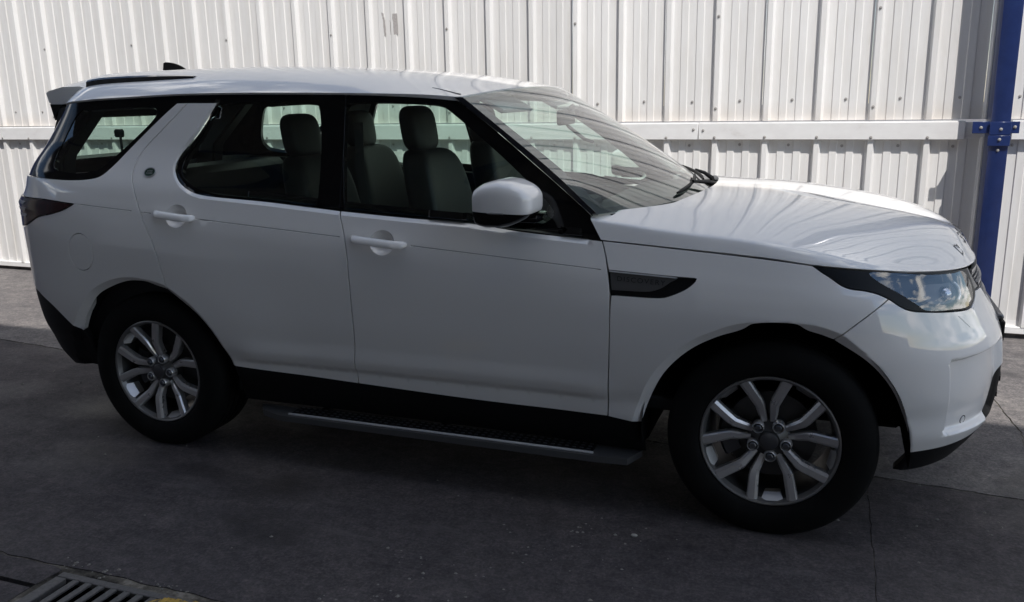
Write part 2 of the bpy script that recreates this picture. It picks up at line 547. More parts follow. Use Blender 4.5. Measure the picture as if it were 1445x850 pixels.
M['lens'] = glass_mat('clear_lens', (.92, .93, .95), 1.68)
M['frit'] = principled('glass_frit', (.012, .012, .012), .5)[0]
M['red_lens'] = principled('smoked_red_lens', (.028, .004, .0045), .15, spec=.3)[0]
M['lamp_grey'] = principled('frosted_lamp_element', (.32, .31, .31), .25)[0]
M['badge'] = principled('badge_green', (.01, .045, .025), .3, coat=1.0)[0]
M['white_lens'] = principled('white_lamp', (.8, .8, .8), .1, coat=1.0)[0]


# ------------------------------------------------------------------ body panels
def catmull(P, step):
    P = [np.array(p, float) for p in P]
    if len(P) == 2:
        n = max(1, int(np.linalg.norm(P[1] - P[0]) / step))
        return [P[0] + (P[1] - P[0]) * k / n for k in range(n)] + [P[1]]
    Q = [2 * P[0] - P[1]] + P + [2 * P[-1] - P[-2]]
    out = []
    for i in range(1, len(Q) - 2):
        p0, p1, p2, p3 = Q[i - 1:i + 3]
        t0 = 0
        t1 = t0 + max(np.linalg.norm(p1 - p0), 1e-6) ** .5
        t2 = t1 + max(np.linalg.norm(p2 - p1), 1e-6) ** .5
        t3 = t2 + max(np.linalg.norm(p3 - p2), 1e-6) ** .5
        n = max(1, int(round(np.linalg.norm(p2 - p1) / step)))
        for k in range(n):
            t = t1 + (t2 - t1) * k / n
            a1 = (t1 - t) / (t1 - t0) * p0 + (t - t0) / (t1 - t0) * p1
            a2 = (t2 - t) / (t2 - t1) * p1 + (t - t1) / (t2 - t1) * p2
            a3 = (t3 - t) / (t3 - t2) * p2 + (t - t2) / (t3 - t2) * p3
            b1 = (t2 - t) / (t2 - t0) * a1 + (t - t0) / (t2 - t0) * a2
            b2 = (t3 - t) / (t3 - t1) * a2 + (t - t1) / (t3 - t1) * a3
            out.append((t2 - t) / (t2 - t1) * b1 + (t - t1) / (t2 - t1) * b2)
    out.append(P[-1])
    return out


def curve(spec):
    """'name' or '-name' (reversed), or a list of (s, z) points"""
    if isinstance(spec, str):
        pts = CURVES[spec.lstrip('-')]
        return pts[::-1] if spec[0] == '-' else pts
    return spec


def outline(*specs, step=.012, closed_smooth=False):
    out = []
    for sp_ in specs:
        c = catmull(curve(sp_), step)
        if out and np.linalg.norm(np.array(out[-1]) - c[0]) < .004: c = c[1:]
        out += [np.array(p) for p in c]
    if np.linalg.norm(out[0] - out[-1]) < .004: out = out[:-1]
    return np.array(out)


def loop(pts, step=.012):
    """a smooth closed outline through the points"""
    P = [np.array(p, float) for p in pts]
    c = catmull([P[-1]] + P + [P[0], P[1]], step)
    # keep from P[0] to the second P[0]
    i0 = min(range(len(c) // 2), key=lambda i: np.linalg.norm(c[i] - P[0]))
    i1 = max(range(len(c) // 2, len(c)), key=lambda i: -np.linalg.norm(c[i] - P[0]))
    return np.array(c[i0:i1])


def circle(cs, cz, rs, rz=None, n=28):
    rz = rz or rs
    a = np.arange(n) * 2 * math.pi / n
    return np.stack([cs + rs * np.cos(a), cz + rz * np.sin(a)], -1)


def area(P):
    x, y = P[:, 0], P[:, 1]
    return .5 * np.sum(x * np.roll(y, -1) - y * np.roll(x, -1))


def inset(P, d):
    """move a closed outline inwards by d (outwards if negative)"""
    if d == 0: return P
    if area(P) < 0: P = P[::-1]
    e = np.roll(P, -1, 0) - P
    e /= np.maximum(np.linalg.norm(e, axis=1, keepdims=True), 1e-9)
    nrm = np.stack([-e[:, 1], e[:, 0]], -1)
    n2 = nrm + np.roll(nrm, 1, 0)
    k = np.linalg.norm(n2, axis=1, keepdims=True)
    n2 = n2 / np.maximum(k, .6)
    return P + n2 * d / np.maximum((n2 * nrm).sum(1, keepdims=True), .5)


def inside(P, q):
    x, y = q[:, 0], q[:, 1]
    r = np.zeros(len(q), bool)
    a, b2 = P, np.roll(P, -1, 0)
    for (x1, y1), (x2, y2) in zip(a, b2):
        c = ((y1 > y) != (y2 > y))
        with np.errstate(divide='ignore', invalid='ignore'):
            r ^= c & (x < (x2 - x1) * (y - y1) / (y2 - y1 + 1e-30) + x1)
    return r


def far_from(P, q, d):
    keep = np.ones(len(q), bool)
    a, b2 = P, np.roll(P, -1, 0)
    for p1, p2 in zip(a, b2):
        e = p2 - p1
        L = max(e @ e, 1e-12)
        t = np.clip(((q - p1) @ e) / L, 0, 1)
        dd = ((q - (p1 + t[:, None] * e)) ** 2).sum(1)
        keep &= dd > d * d
    return keep


def fine_points(lo, hi):
    """extra sample points where the body side has small relief"""
    pts = []
    for cx, cz in CUPS:
        for r in (.2, .4, .6, .75, .85, .93, .98, 1.03, 1.1):
            for a in np.arange(0, 6.283, .22 if r > .5 else .5):
                pts.append((cx + .058 * r * math.cos(a), cz + .052 * r * math.sin(a)))
    for zz in (.474, .482, .490, .498, .506, .514, .522, .535, .55, .565, .58, .60, .62):
        pts += [(x, zz) for x in np.arange(max(lo[0], -2.5), min(hi[0], -.5), .035)]
    bc = np.array(catmull([tuple(p) for p in BELT], .011))
    tb = np.gradient(bc, axis=0)
    tb /= np.linalg.norm(tb, axis=1, keepdims=True)
    for o in (.0082, .0125, .0165, .0192, .0212, .026, .034): pts += [tuple(q) for q in bc + np.stack([-tb[:, 1], tb[:, 0]], -1) * -o]
    for hx, ta, tr in ((0, ARCH_F_A, ARCH_F_R), (-WB, ARCH_R_A, ARCH_R_R)):
        for e in (.006, .017, .027, .0325, .0345, .036, .042, .055):
            for a in np.arange(-.15, 3.3, .03):
                r = e + float(np.interp(a, ta, tr))
                pts.append((hx + r * math.cos(a), HUBZ + r * math.sin(a)))
    for s in np.concatenate([np.arange(.590, .634, .0055), np.arange(.99, 1.09, .015)]):
        for zz in np.arange(.38, .735, .018): pts += [(s, zz), (2 * S_F - s, zz)]
    for zz in np.concatenate([np.arange(.392, .432, .0065), np.arange(.682, .722, .0065)]):
        for s in np.arange(.59, 1.10, .018): pts += [(s, zz), (2 * S_F - s, zz)]
    q = np.array(pts)
    return q[(q[:, 0] > lo[0]) & (q[:, 0] < hi[0]) & (q[:, 1] > lo[1]) & (q[:, 1] < hi[1])]


def with_flange(V, N, T, depth, bevel=()):
    """give a triangulated skin an edge that turns in by depth along the normals"""
    V, N = list(map(np.array, V)), list(map(np.array, N))
    cnt = {}
    for f in T:
        for k in range(len(f)):
            a, b2 = f[k], f[(k + 1) % len(f)]
            cnt[(a, b2)] = cnt.get((a, b2), 0) + 1
    be = [e for e in cnt if (e[1], e[0]) not in cnt]
    out = {}
    for a, b2 in be:
        t = V[b2] - V[a]
        for i in (a, b2):
            o = np.cross(t, N[i])
            out[i] = out.get(i, 0) + o / max(np.linalg.norm(o), 1e-9)
    idx, F = {}, list(T)
    for i, o in out.items():
        o = o / max(np.linalg.norm(o), 1e-9)
        base = len(V)
        V += [V[i].copy(), V[i] - N[i] * .0022 + o * .0030 if i in bevel and o[2] > .5 else V[i] - N[i] * .003 + o * .0005, V[i] - N[i] * depth]
        n1 = N[i] + o
        N += [n1 / np.linalg.norm(n1), o, o]
        idx[i] = base
    for a, b2 in be:
        A, B = idx[a], idx[b2]
        for k in range(2):
            F.append((A + k, A + k + 1, B + k + 1, B + k))
    return V, N, F


def flip_y(V, N, F):
    s = np.array([1, -1, 1.0])
    return [v * s for v in V], [n_ * s for n_ in N], [tuple(f)[::-1] for f in F]


def skin(out, holes=(), gap=.0025, off=0.0, depth=.03, step=.028, fine=True, bulge=None):
    """vertices, normals and faces of a body panel cut from the side surface"""
    P = inset(np.array(out), gap)
    if area(P) < 0: P = P[::-1]
    H = [inset(np.array(h), -gap if abs(area(np.array(h))) / np.ptp(np.array(h)[:, 0]) > .008 else 0) for h in holes]
    lo, hi = P.min(0), P.max(0)
    gx, gz = np.meshgrid(np.arange(lo[0] + step / 2, hi[0], step), np.arange(lo[1] + step / 2, hi[1], step), indexing='ij')
    q = np.stack([gx.ravel(), gz.ravel()], -1)
    q[:, 0] += (np.arange(len(q)) % 2) * .001
    ok = np.ones(len(q), bool)
    if fine:
        f = fine_points(lo, hi)
        if len(f):
            # thin the grid where the fine points are
            key = {(int(a / .02), int(b2 / .02)) for a, b2 in f}
            ok = np.array([(int(a / .02), int(b2 / .02)) not in key for a, b2 in q])
            q = np.concatenate([q[ok], f])
    def keep(q, d):
        if not len(q): return q
        k = inside(P, q) & far_from(P, q, d)
        for h in H: k &= ~inside(h, q) & far_from(h, q, d)
        return q[k]
    q = keep(q, .0042)
    pts = [tuple(p) for p in P]
    edges = [(i, (i + 1) % len(P)) for i in range(len(P))]
    for h in H:
        b0 = len(pts)
        pts += [tuple(p) for p in h]
        edges += [(b0 + i, b0 + (i + 1) % len(h)) for i in range(len(h))]
    pts += [tuple(p) for p in q]
    r = delaunay_2d_cdt([Vector(p) for p in pts], edges, [], 0, 1e-5)
    v2 = np.array([tuple(v) for v in r[0]])
    tri = [tuple(t) for t in r[2]]
    cen = np.array([v2[list(t)].mean(0) for t in tri])
    k = inside(P, cen)
    for h in H: k &= ~inside(h, cen)
    T = []
    for t, ok_ in zip(tri, k):
        if not ok_: continue
        a = v2[list(t)]
        ar = (a[1, 0] - a[0, 0]) * (a[2, 1] - a[0, 1]) - (a[1, 1] - a[0, 1]) * (a[2, 0] - a[0, 0])
        if abs(ar) < 1e-10: continue
        T.append(t if ar > 0 else t[::-1])
    used = sorted({i for t in T for i in t})
    rm = {i: j for j, i in enumerate(used)}
    v2 = v2[used]
    T = [tuple(rm[i] for i in t) for t in T]
    N = surf_n(v2[:, 0], v2[:, 1])
    V = surf(v2[:, 0], v2[:, 1]) + N * off
    # faces must look the way the normals do
    a, b2, c = (V[[t[k] for t in T]] for k in range(3))
    if (np.cross(b2 - a, c - a) * N[[t[0] for t in T]]).sum() < 0: T = [t[::-1] for t in T]
    # the lower edge of a groove along the feature line is broken to catch the light
    bevel = {i for i in range(len(v2)) if abs(v2[i, 1] - float(crease_z(v2[i, 0])) + .0024) < 2e-4} if len(holes) else ()
    if depth > 0: return with_flange(V, N, T, depth, bevel)
    return list(V), list(N), T


def panel(name, mat, parent, out, sides=(1, -1), label=None, **kw):
    """one panel per side of the car; returns the objects, near (-Y) side first"""
    V, N, F = skin(out, **kw)
    res = []
    for s in sides:
        v, n_, f = (V, N, F) if s == 1 else flip_y(V, N, F)
        p = parent[0 if s == 1 else 1] if isinstance(parent, (list, tuple)) else parent
        res.append(link_mesh(name, raw_mesh(name, v, f, n_), mat, p))
    return res


def net(P, flip=False, depth=.0, sym=False):
    """vertices, normals and faces of a grid of points P[i, j]"""
    P = np.asarray(P, float)
    du = np.gradient(P, axis=0)
    dv = np.gradient(P, axis=1)
    N = np.cross(du, dv)
    L = np.linalg.norm(N, axis=-1, keepdims=True)
    N = N / np.maximum(L, 1e-12)
    if flip: N = -N
    n, m_ = P.shape[:2]
    F = []
    for i in range(n - 1):
        for j in range(m_ - 1):
            f = (i * m_ + j, (i + 1) * m_ + j, (i + 1) * m_ + j + 1, i * m_ + j + 1)
            F.append(f[::-1] if flip else f)
    V, N = list(P.reshape(-1, 3)), list(N.reshape(-1, 3))
    if depth > 0: return with_flange(V, N, F, depth)
    return V, N, F


# ------------------------------------------------------------------ the yard
YW = 2.375                                   # face of the cladding

m, n, l, b = principled('dark_worn_concrete', (.07, .068, .066), .85, spec=.35)
big = noise(n, l, .9, 6, .62)
mid = noise(n, l, 6.5, 8, .68)
gr = noise(n, l, 75, 6, .75)
gr2 = noise(n, l, 22, 6, .7)
base = ramp(n, l, big.outputs['Fac'], [(.30, (.100, .092, .093)), (.52, (.130, .120, .118)), (.75, (.165, .152, .144))])
c2 = ramp(n, l, mid.outputs['Fac'], [(.34, (.62, .62, .64)), (.52, (1, 1, 1)), (.70, (1.4, 1.37, 1.32))])
c3 = mixc(n, l, .75, base.outputs['Color'], c2.outputs['Color'], 'MULTIPLY')
gg = ramp(n, l, gr.outputs['Fac'], [(.32, (.45, .45, .45)), (.5, (1, 1, 1)), (.68, (1.9, 1.85, 1.75))])
g3 = ramp(n, l, gr2.outputs['Fac'], [(.34, (.60, .60, .60)), (.5, (1, 1, 1)), (.68, (1.5, 1.46, 1.40))])
c4 = mixc(n, l, .8, mixc(n, l, .7, c3, g3.outputs['Color'], 'MULTIPLY'), gg.outputs['Color'], 'MULTIPLY')
# pale scuffs dragged along the yard, and oil
sc1 = noise(n, l, 2.2, 9, .72, stretch=(1.0, 5.0, 1.0))
sf = ramp(n, l, sc1.outputs['Fac'], [(.56, (0, 0, 0)), (.68, (.6, .6, .6))])
c5 = mixc(n, l, sf.outputs['Color'], c4, (.21, .20, .185))
oil = noise(n, l, 1.3, 3, .5, stretch=(1, 1.6, 1))
of = ramp(n, l, oil.outputs['Fac'], [(.58, (0, 0, 0)), (.70, (.7, .7, .7))])
c6 = mixc(n, l, of.outputs['Color'], c5, (.030, .029, .031))
# small bright chips
vo = n.new('ShaderNodeTexVoronoi')
vo.inputs['Scale'].default_value = 26
tcv = n.new('ShaderNodeTexCoord')
l.new(tcv.outputs['Object'], vo.inputs['Vector'])
vr = ramp(n, l, vo.outputs['Distance'], [(.045, (1, 1, 1)), (.075, (0, 0, 0))])
vm = ramp(n, l, noise(n, l, 9, 2).outputs['Fac'], [(.55, (0, 0, 0)), (.62, (1, 1, 1))])
vf = mixc(n, l, 1.0, vr.outputs['Color'], vm.outputs['Color'], 'MULTIPLY')
c7 = mixc(n, l, vf, c6, (.26, .25, .23))
l.new(c7, b.inputs['Base Color'])
rg = ramp(n, l, oil.outputs['Fac'], [(.45, (.86, .86, .86)), (.70, (.52, .52, .52))])
l.new(rg.outputs['Color'], b.inputs['Roughness'])
h1 = mixc(n, l, .5, mid.outputs['Fac'], gr.outputs['Fac'])
bump(n, l, b, h1, .7, .008)
M['slab'] = m
# the near slabs are older and oilier
m2 = m.copy()
m2.name = 'oily_old_concrete'
n2, l2 = m2.node_tree.nodes, m2.node_tree.links
b2 = n2['Principled BSDF']
src = b2.inputs['Base Color'].links[0].from_socket
l2.new(mixc(n2, l2, 1.0, src, (.45, .43, .46), 'MULTIPLY'), b2.inputs['Base Color'])
M['slab_old'] = m2
m, n, l, b = principled('joint_dirt', (.12, .105, .09), .95, spec=.1)
rr = ramp(n, l, noise(n, l, 5, 8, .7).outputs['Fac'], [(.38, (.015, .014, .013)), (.52, (.11, .10, .085)), (.66, (.32, .29, .25))])
l.new(rr.outputs['Color'], b.inputs['Base Color'])
M['joint'] = m

# ground: a dirt bed with the concrete slabs lying in it
GX0, GX1, GY0, GY1 = -2.408, -1.722, -2.405, -2.064        # the drain pit
V, F = [], []
for x0, x1, y0, y1 in ((-120, -2.437, -120, -2.186), (-120, -2.437, -2.163, 120), (-2.437, GX0, -120, 120), (GX0, GX1, -120, GY0), (GX0, GX1, GY1, 120), (GX1, 120, -120, 120)):
    k = len(V)
    V += [(x0, y0, 0), (x1, y0, 0), (x1, y1, 0), (x0, y1, 0)]
    F.append((k, k + 1, k + 2, k + 3))
gme = raw_mesh('ground', V, F, smooth=False)
ground = link_mesh('ground', gme, M['joint'], None)
ground.location = (0, 0, -.0035)
tag(ground, kind='structure')


def rough_line(a, b_, amp, step=.04):
    a, b_ = np.array(a, float), np.array(b_, float)
    n_ = max(2, int(np.linalg.norm(b_ - a) / step))
    d = (b_ - a) / np.linalg.norm(b_ - a)
    nn = np.array([-d[1], d[0]])
    w = np.cumsum(np.random.randn(n_ + 1)) * amp * .35
    w -= np.linspace(w[0], w[-1], n_ + 1)
    w += np.random.randn(n_ + 1) * amp * .5
    return [a + (b_ - a) * k / n_ + nn * w[k] * (0 < k < n_) for k in range(n_ + 1)]


def slab(poly, mat='slab_old'):
    """one cast slab: chipped edges, sunk joints"""
    pts = [Vector((p[0], p[1])) for p in poly]
    N_ = len(pts)
    r = delaunay_2d_cdt(pts, [(i, (i + 1) % N_) for i in range(N_)], [], 1, 1e-6)
    V = [(v.x, v.y, 0.0) for v in r[0]]
    F = [tuple(t) for t in r[2]]
    cnt = {}
    for f in F:
        for k in range(3): cnt[(f[k], f[(k + 1) % 3])] = 1
    be = [e for e in cnt if (e[1], e[0]) not in cnt]
    lowi = {}
    for e in be:
        for i in e:
            if i not in lowi:
                lowi[i] = len(V)
                V.append((V[i][0], V[i][1], -.03))
    for a, b_ in be: F.append((a, lowi[a], lowi[b_], b_))
    me = raw_mesh('slab', V, F, smooth=False)
    o = link_mesh('slab', me, M[mat], None)
    o.parent = ground
    o.matrix_parent_inverse = Matrix.Translation((0, 0, .0035))
    return o


JL = lambda x: .217 + (x + 4.9) * -.0935      # the long joint under the car
g_ = .0075
crack = [(1.33, 2.6), (1.25, 1.93), (1.13, 1.45), (1.07, 1.03), (1.10, .72), (1.13, .49), (1.10, .1), (1.05, JL(1.05))]
crk = []
for a, b_ in zip(crack[:-1], crack[1:]): crk += rough_line(a, b_, .006, .03)[:-1]
crk.append(np.array(crack[-1]))
long_l = rough_line((-60, JL(-60)), (-9, JL(-9)), .01, .5)[:-1] + rough_line((-9, JL(-9)), (.40, JL(.40)), .005)[:-1] + rough_line((.40, JL(.40)), (1.05, JL(1.05)), .006)
long_r = rough_line((1.05, JL(1.05)), (4, JL(4)), .008)[:-1] + rough_line((4, JL(4)), (60, JL(60)), .01, .5)
seam_y = rough_line((.392, JL(.392)), (.397, -1.33), .004)[:-1] + rough_line((.397, -1.33), (.41, -2.052), .004)
up = lambda P, dx=0, dy=0: [p + np.array((dx, dy)) for p in P]
slab(up(long_l, 0, g_)[:-1] + up(crk[::-1], -.004, 0) + [np.array((1.326, 60.)), np.array((-60, 60.))], 'slab')
slab(up(long_r, 0, g_) + [np.array((60, 60.)), np.array((1.334, 60.))] + up(crk, .004, 0)[:-1], 'slab')
near_l = rough_line((-60, -2.047), (-6, -2.047), .006, .5)[:-1] + rough_line((-6, -2.047), (.40, -2.047), .005)
near_r = rough_line((.414, -2.047), (5, -2.047), .005)[:-1] + rough_line((5, -2.047), (60, -2.047), .006, .5)
slab(near_l[:-1] + up(seam_y[::-1], -.0015, 0)[:-1] + [q - np.array((0, g_)) for q in long_l[::-1] if q[0] < .388])
slab(near_r + [q - np.array((0, g_)) for q in long_r[::-1]] + [q - np.array((0, g_)) for q in long_l[::-1] if q[0] > .40] + up(seam_y, .0015, 0)[1:-1])
# beside the drain: channel cover slabs left and right of the grate, and the yard in front of it
slab([np.array(q) for q in [(-60, -2.163), (-2.437, -2.163), (-2.425, -2.058)]] + up([q for q in near_l[::-1] if q[0] < -2.44], 0, -.010))
slab([np.array(q) for q in [(-60, -2.41), (-2.437, -2.41), (-2.437, -2.186), (-60, -2.186)]])
slab([np.array(q) for q in [(-60, -60.), (60, -60.), (60, -2.42), (-60, -2.42)]])
slab([np.array(q) for q in [(-1.70, -2.412), (60, -2.412), (60, -2.060), (-1.68, -2.060), (-1.705, -2.10), (-1.695, -2.2)]])

# loose stone on the slab
bm = bmesh.new()
bmesh.ops.create_icosphere(bm, subdivisions=2, radius=.011)
for v in bm.verts: v.co = Vector((v.co.x * 1.25, v.co.y * random.uniform(.8, 1.1), v.co.z * .55))
st = link_mesh('stone', bm_mesh('stone', bm, 60), principled('pale_stone', (.32, .31, .29), .9)[0], None, (-.473, -1.144, .004))
tag(st, 'small pale flat stone lying on the dark concrete before the car', 'stone')

# grit strewn over the yard
bm = bmesh.new()
rg_ = random.Random(3)
SPOTS = [(-1.32, -1.95, .06, .05), (-1.20, -1.90, .05, .06), (-1.05, -1.62, .16, .07), (-.80, -1.35, .18, .08), (-.55, -1.15, .12, .05), (.75, -.75, .3, .12), (-2.30, -2.01, .10, .02), (-2.05, -2.03, .10, .015), (-4.2, -.3, .35, .15)]
for i in range(620):
    x, y = rg_.uniform(-7, 2.2), rg_.uniform(-2.0, 2.2)
    if i < 130: y = JL(x) + rg_.gauss(0, .07)
    elif i < 330:
        cx_, cy_, sx_, sy_ = SPOTS[i % len(SPOTS)]
        x, y = cx_ + rg_.gauss(0, sx_), cy_ + rg_.gauss(0, sy_)
    r = rg_.choice((.002, .003, .004, .005, .007)) * rg_.uniform(.7, 1.3)
    a = rg_.uniform(0, 6.28)
    vs_ = []
    for k in range(5):
        an = a + k * 1.2566
        vs_.append(bm.verts.new((x + r * math.cos(an) * rg_.uniform(.7, 1.5), y + r * math.sin(an) * rg_.uniform(.6, 1.1), .0005)))
    tp_ = bm.verts.new((x, y, r * .8))
    for k in range(5): bm.faces.new((vs_[k], vs_[(k + 1) % 5], tp_))
grit = link_mesh('grit', bm_mesh('grit', bm), principled('pale_grit', (.20, .19, .17), .95)[0], None)
tag(grit, 'fine pale grit strewn over the dark concrete yard', 'grit', kind='stuff')

# drain grate
m, n, l, b = principled('cast_iron', (.09, .087, .085), .6, metal=.2)
rr = ramp(n, l, noise(n, l, 60, 5, .7).outputs['Fac'], [(.35, (.075, .071, .069)), (.6, (.115, .109, .106)), (.8, (.16, .145, .13))])
l.new(rr.outputs['Color'], b.inputs['Base Color'])
bump(n, l, b, noise(n, l, 220, 3).outputs['Fac'], .3, .002)
M['iron'] = m
grate = empty('drain_grate', (-2.06, -2.235, 0))
tag(grate, 'grey cast iron drain grate with long slots at the bottom left corner', 'drain grate')
gx0, gx1, gy0, gy1 = GX0, GX1, GY0, GY1
bm = bmesh.new()
add_box(bm, (-31.2, -2.1745, -.12), (57.5, .20, .02))
for y in (-2.140, -2.209): add_box(bm, (-31.2, y, -.064), (57.5, .04, .112))
o = link_mesh('channel_floor', bm_mesh('channel_floor', bm), M['void'], None)
o.parent = ground
o.matrix_parent_inverse = Matrix.Translation((0, 0, .0035))
bm = bmesh.new()
add_box(bm, ((gx0 + gx1) / 2, gy1 - .016, -.012), (gx1 - gx0, .032, .024), .003)
add_box(bm, ((gx0 + gx1) / 2, gy0 + .016, -.012), (gx1 - gx0, .032, .024), .003)
add_box(bm, (gx0 + .024, (gy0 + gy1) / 2, -.0122), (.048, gy1 - gy0 - .066, .024), .003)
add_box(bm, (gx1 - .016, (gy0 + gy1) / 2, -.0122), (.032, gy1 - gy0 - .066, .024), .003)
link_mesh('frame', bm_mesh('frame', bm, 40), M['iron'], grate)
bm = bmesh.new()
add_box(bm, (0, 0, -.0055), (.028, gy1 - gy0 - .060, .009), .002)
bar_me = bm_mesh('bar', bm, 40)
xb = gx0 + .048 + .030 + .0145
while xb < gx1 - .05:
    o = link_mesh('bar', bar_me, M['iron'], grate)
    o.location = (xb, (gy0 + gy1) / 2, 0)
    xb += .0586
bm = bmesh.new()
add_box(bm, ((gx0 + gx1) / 2, (gy0 + gy1) / 2, -.24), (gx1 - gx0 + .3, gy1 - gy0 + .3, .02))
for x in (gx0 - .03, gx1 + .03): add_box(bm, (x, (gy0 + gy1) / 2, -.128), (.05, gy1 - gy0 + .2, .24))
for y in (gy0 - .03, gy1 + .03): add_box(bm, ((gx0 + gx1) / 2, y, -.129), (gx1 - gx0 + .2, .05, .238))
link_mesh('pit', bm_mesh('pit', bm), M['void'], grate)

# worn yellow paint at the grate's right-hand end
m, n, l, b = principled('worn_yellow_paint', (.45, .27, .03), .7)
nn_ = noise(n, l, 45, 6, .7)
rr = ramp(n, l, nn_.outputs['Fac'], [(.40, (.05, .047, .04)), (.50, (.40, .25, .035)), (.75, (.52, .34, .06))])
l.new(rr.outputs['Color'], b.inputs['Base Color'])
bm = bmesh.new()
py = [(-1.97, -2.16), (-1.945, -2.105), (-1.91, -2.088), (-1.88, -2.080), (-1.84, -2.083), (-1.80, -2.072), (-1.76, -2.078), (-1.715, -2.10), (-1.69, -2.15), (-1.70, -2.30), (-1.9, -2.33)]
pj = []
for i in range(len(py)):
    a, b_ = np.array(py[i]), np.array(py[(i + 1) % len(py)])
    for k in range(6): pj.append(a + (b_ - a) * k / 6 + np.random.randn(2) * .0035)
add_prism(bm, [tuple(q) for q in pj], .0015, .0045)
yp = link_mesh('painted_mark', bm_mesh('painted_mark', bm), m, None)
tag(yp, 'patch of worn yellow paint on the drain edge at the bottom', 'painted mark')

# ------------------------------------------------------------------ cladding wall
m, n, l, b = principled('white_cladding', (.74, .725, .705), .42, coat=.15, coat_rough=.2)
d1 = noise(n, l, 1.6, 6, .6, stretch=(3.5, 3.5, .5))
d2 = noise(n, l, 20, 5, .6, stretch=(1, 1, .12))
rr = ramp(n, l, d1.outputs['Fac'], [(.30, (.80, .785, .765)), (.6, (.76, .745, .725)), (.8, (.68, .66, .63))])
r2 = ramp(n, l, d2.outputs['Fac'], [(.30, (.90, .885, .86)), (.55, (1, 1, 1))])
cc = mixc(n, l, .6, rr.outputs['Color'], r2.outputs['Color'], 'MULTIPLY')
# dust settled on the last hand's breadth above the rail
ge = n.new('ShaderNodeTexCoord')
sx = n.new('ShaderNodeSeparateXYZ')
l.new(ge.outputs['Object'], sx.inputs['Vector'])
mr = n.new('ShaderNodeMapRange')
mr.inputs['From Min'].default_value = 1.62
mr.inputs['From Max'].default_value = 1.475
l.new(sx.outputs['Z'], mr.inputs['Value'])
d3 = noise(n, l, 6, 5, .65)
mu = n.new('ShaderNodeMath'); mu.operation = 'MULTIPLY'
l.new(mr.outputs['Result'], mu.inputs[0]); l.new(d3.outputs['Fac'], mu.inputs[1])
g2 = n.new('ShaderNodeMath'); g2.operation = 'GREATER_THAN'; g2.inputs[1].default_value = 1.47
l.new(sx.outputs['Z'], g2.inputs[0])
m3 = n.new('ShaderNodeMath'); m3.operation = 'MULTIPLY'
l.new(mu.outputs[0], m3.inputs[0]); l.new(g2.outputs[0], m3.inputs[1])
cc = mixc(n, l, m3.outputs[0], cc, (.66, .595, .53))
oi = n.new('ShaderNodeObjectInfo')
orr = ramp(n, l, oi.outputs['Random'], [(0, (.93, .93, .93)), (1, (1.02, 1.02, 1.02))])
cc = mixc(n, l, 1.0, cc, orr.outputs['Color'], 'MULTIPLY')
l.new(cc, b.inputs['Base Color'])
bump(n, l, b, noise(n, l, 3, 3, stretch=(1, 1, .5)).outputs['Fac'], .12, .02)
M['clad'] = m
m, n, l, b = principled('white_flashing', (.76, .745, .73), .45, coat=.1)
rr = ramp(n, l, noise(n, l, 9, 6, .65, stretch=(.5, 1, 1)).outputs['Fac'], [(.35, (.80, .79, .775)), (.62, (.74, .725, .71)), (.8, (.60, .57, .54))])
l.new(rr.outputs['Color'], b.inputs['Base Color'])
M['flash'] = m
m, n, l, b = principled('blue_post_paint', (.010, .024, .11), .38, coat=.3, coat_rough=.15)
rr = ramp(n, l, noise(n, l, 14, 6, .65).outputs['Fac'], [(.35, (.008, .021, .095)), (.65, (.011, .027, .115)), (.85, (.028, .048, .14))])
l.new(rr.outputs['Color'], b.inputs['Base Color'])
M['blue'] = m
M['screw'] = principled('galvanised_screw', (.42, .40, .38), .5, metal=.4)[0]

RIB0 = -1.04 - .010                          # left foot of one rib; ribs repeat every 0.35 m
PITCH = .352
PROF = [(0, 0), (.013, .034), (.046, .034), (.061, 0), (.113, 0), (.118, .007), (.164, .007), (.169, 0), (.223, 0), (.228, .007), (.274, .007), (.279, 0), (.3505, 0)]


def sheet_mesh(z0, z1, ribs=2):
    V, F = [], []
    for r_ in range(ribs):
        for px, ph in PROF:
            for zz in (z0, z1): V.append((r_ * PITCH + px, -ph, zz))
    k = len(V) // 2
    for i in range(k - 1): F.append((2 * i, 2 * i + 2, 2 * i + 3, 2 * i + 1))
    b0 = len(V)
    for i in range(2 * k): V.append((V[i][0], V[i][1] + .0022, V[i][2]))
    for i in range(k - 1): F.append((b0 + 2 * i, b0 + 2 * i + 1, b0 + 2 * i + 3, b0 + 2 * i + 2))
    for i in range(k - 1):
        F.append((2 * i, b0 + 2 * i, b0 + 2 * i + 2, 2 * i + 2))
        F.append((2 * i + 1, 2 * i + 3, b0 + 2 * i + 3, b0 + 2 * i + 1))
    F.append((0, 1, b0 + 1, b0)); F.append((2 * k - 2, b0 + 2 * k - 2, b0 + 2 * k - 1, 2 * k - 1))
    return raw_mesh('cladding_sheet', V, F, smooth=False)


wall = empty('cladding_wall', (-3, YW, 0))
tag(wall, 'tall white ribbed metal cladding wall with a horizontal rail behind the car', 'wall')
up_me, lo_me = sheet_mesh(1.478, 6.2), sheet_mesh(.085, 1.362)
k0 = -11
N_SH = 18
for i in range(N_SH):
    x = RIB0 + (k0 + i) * 2 * PITCH
    for me in (up_me, lo_me):
        o = link_mesh('cladding_sheet', me, M['clad'], wall)
        o.location = (x, YW + random.uniform(-.0012, .0012), 0)
WX0 = RIB0 + k0 * 2 * PITCH
WX1 = WX0 + N_SH * 2 * PITCH


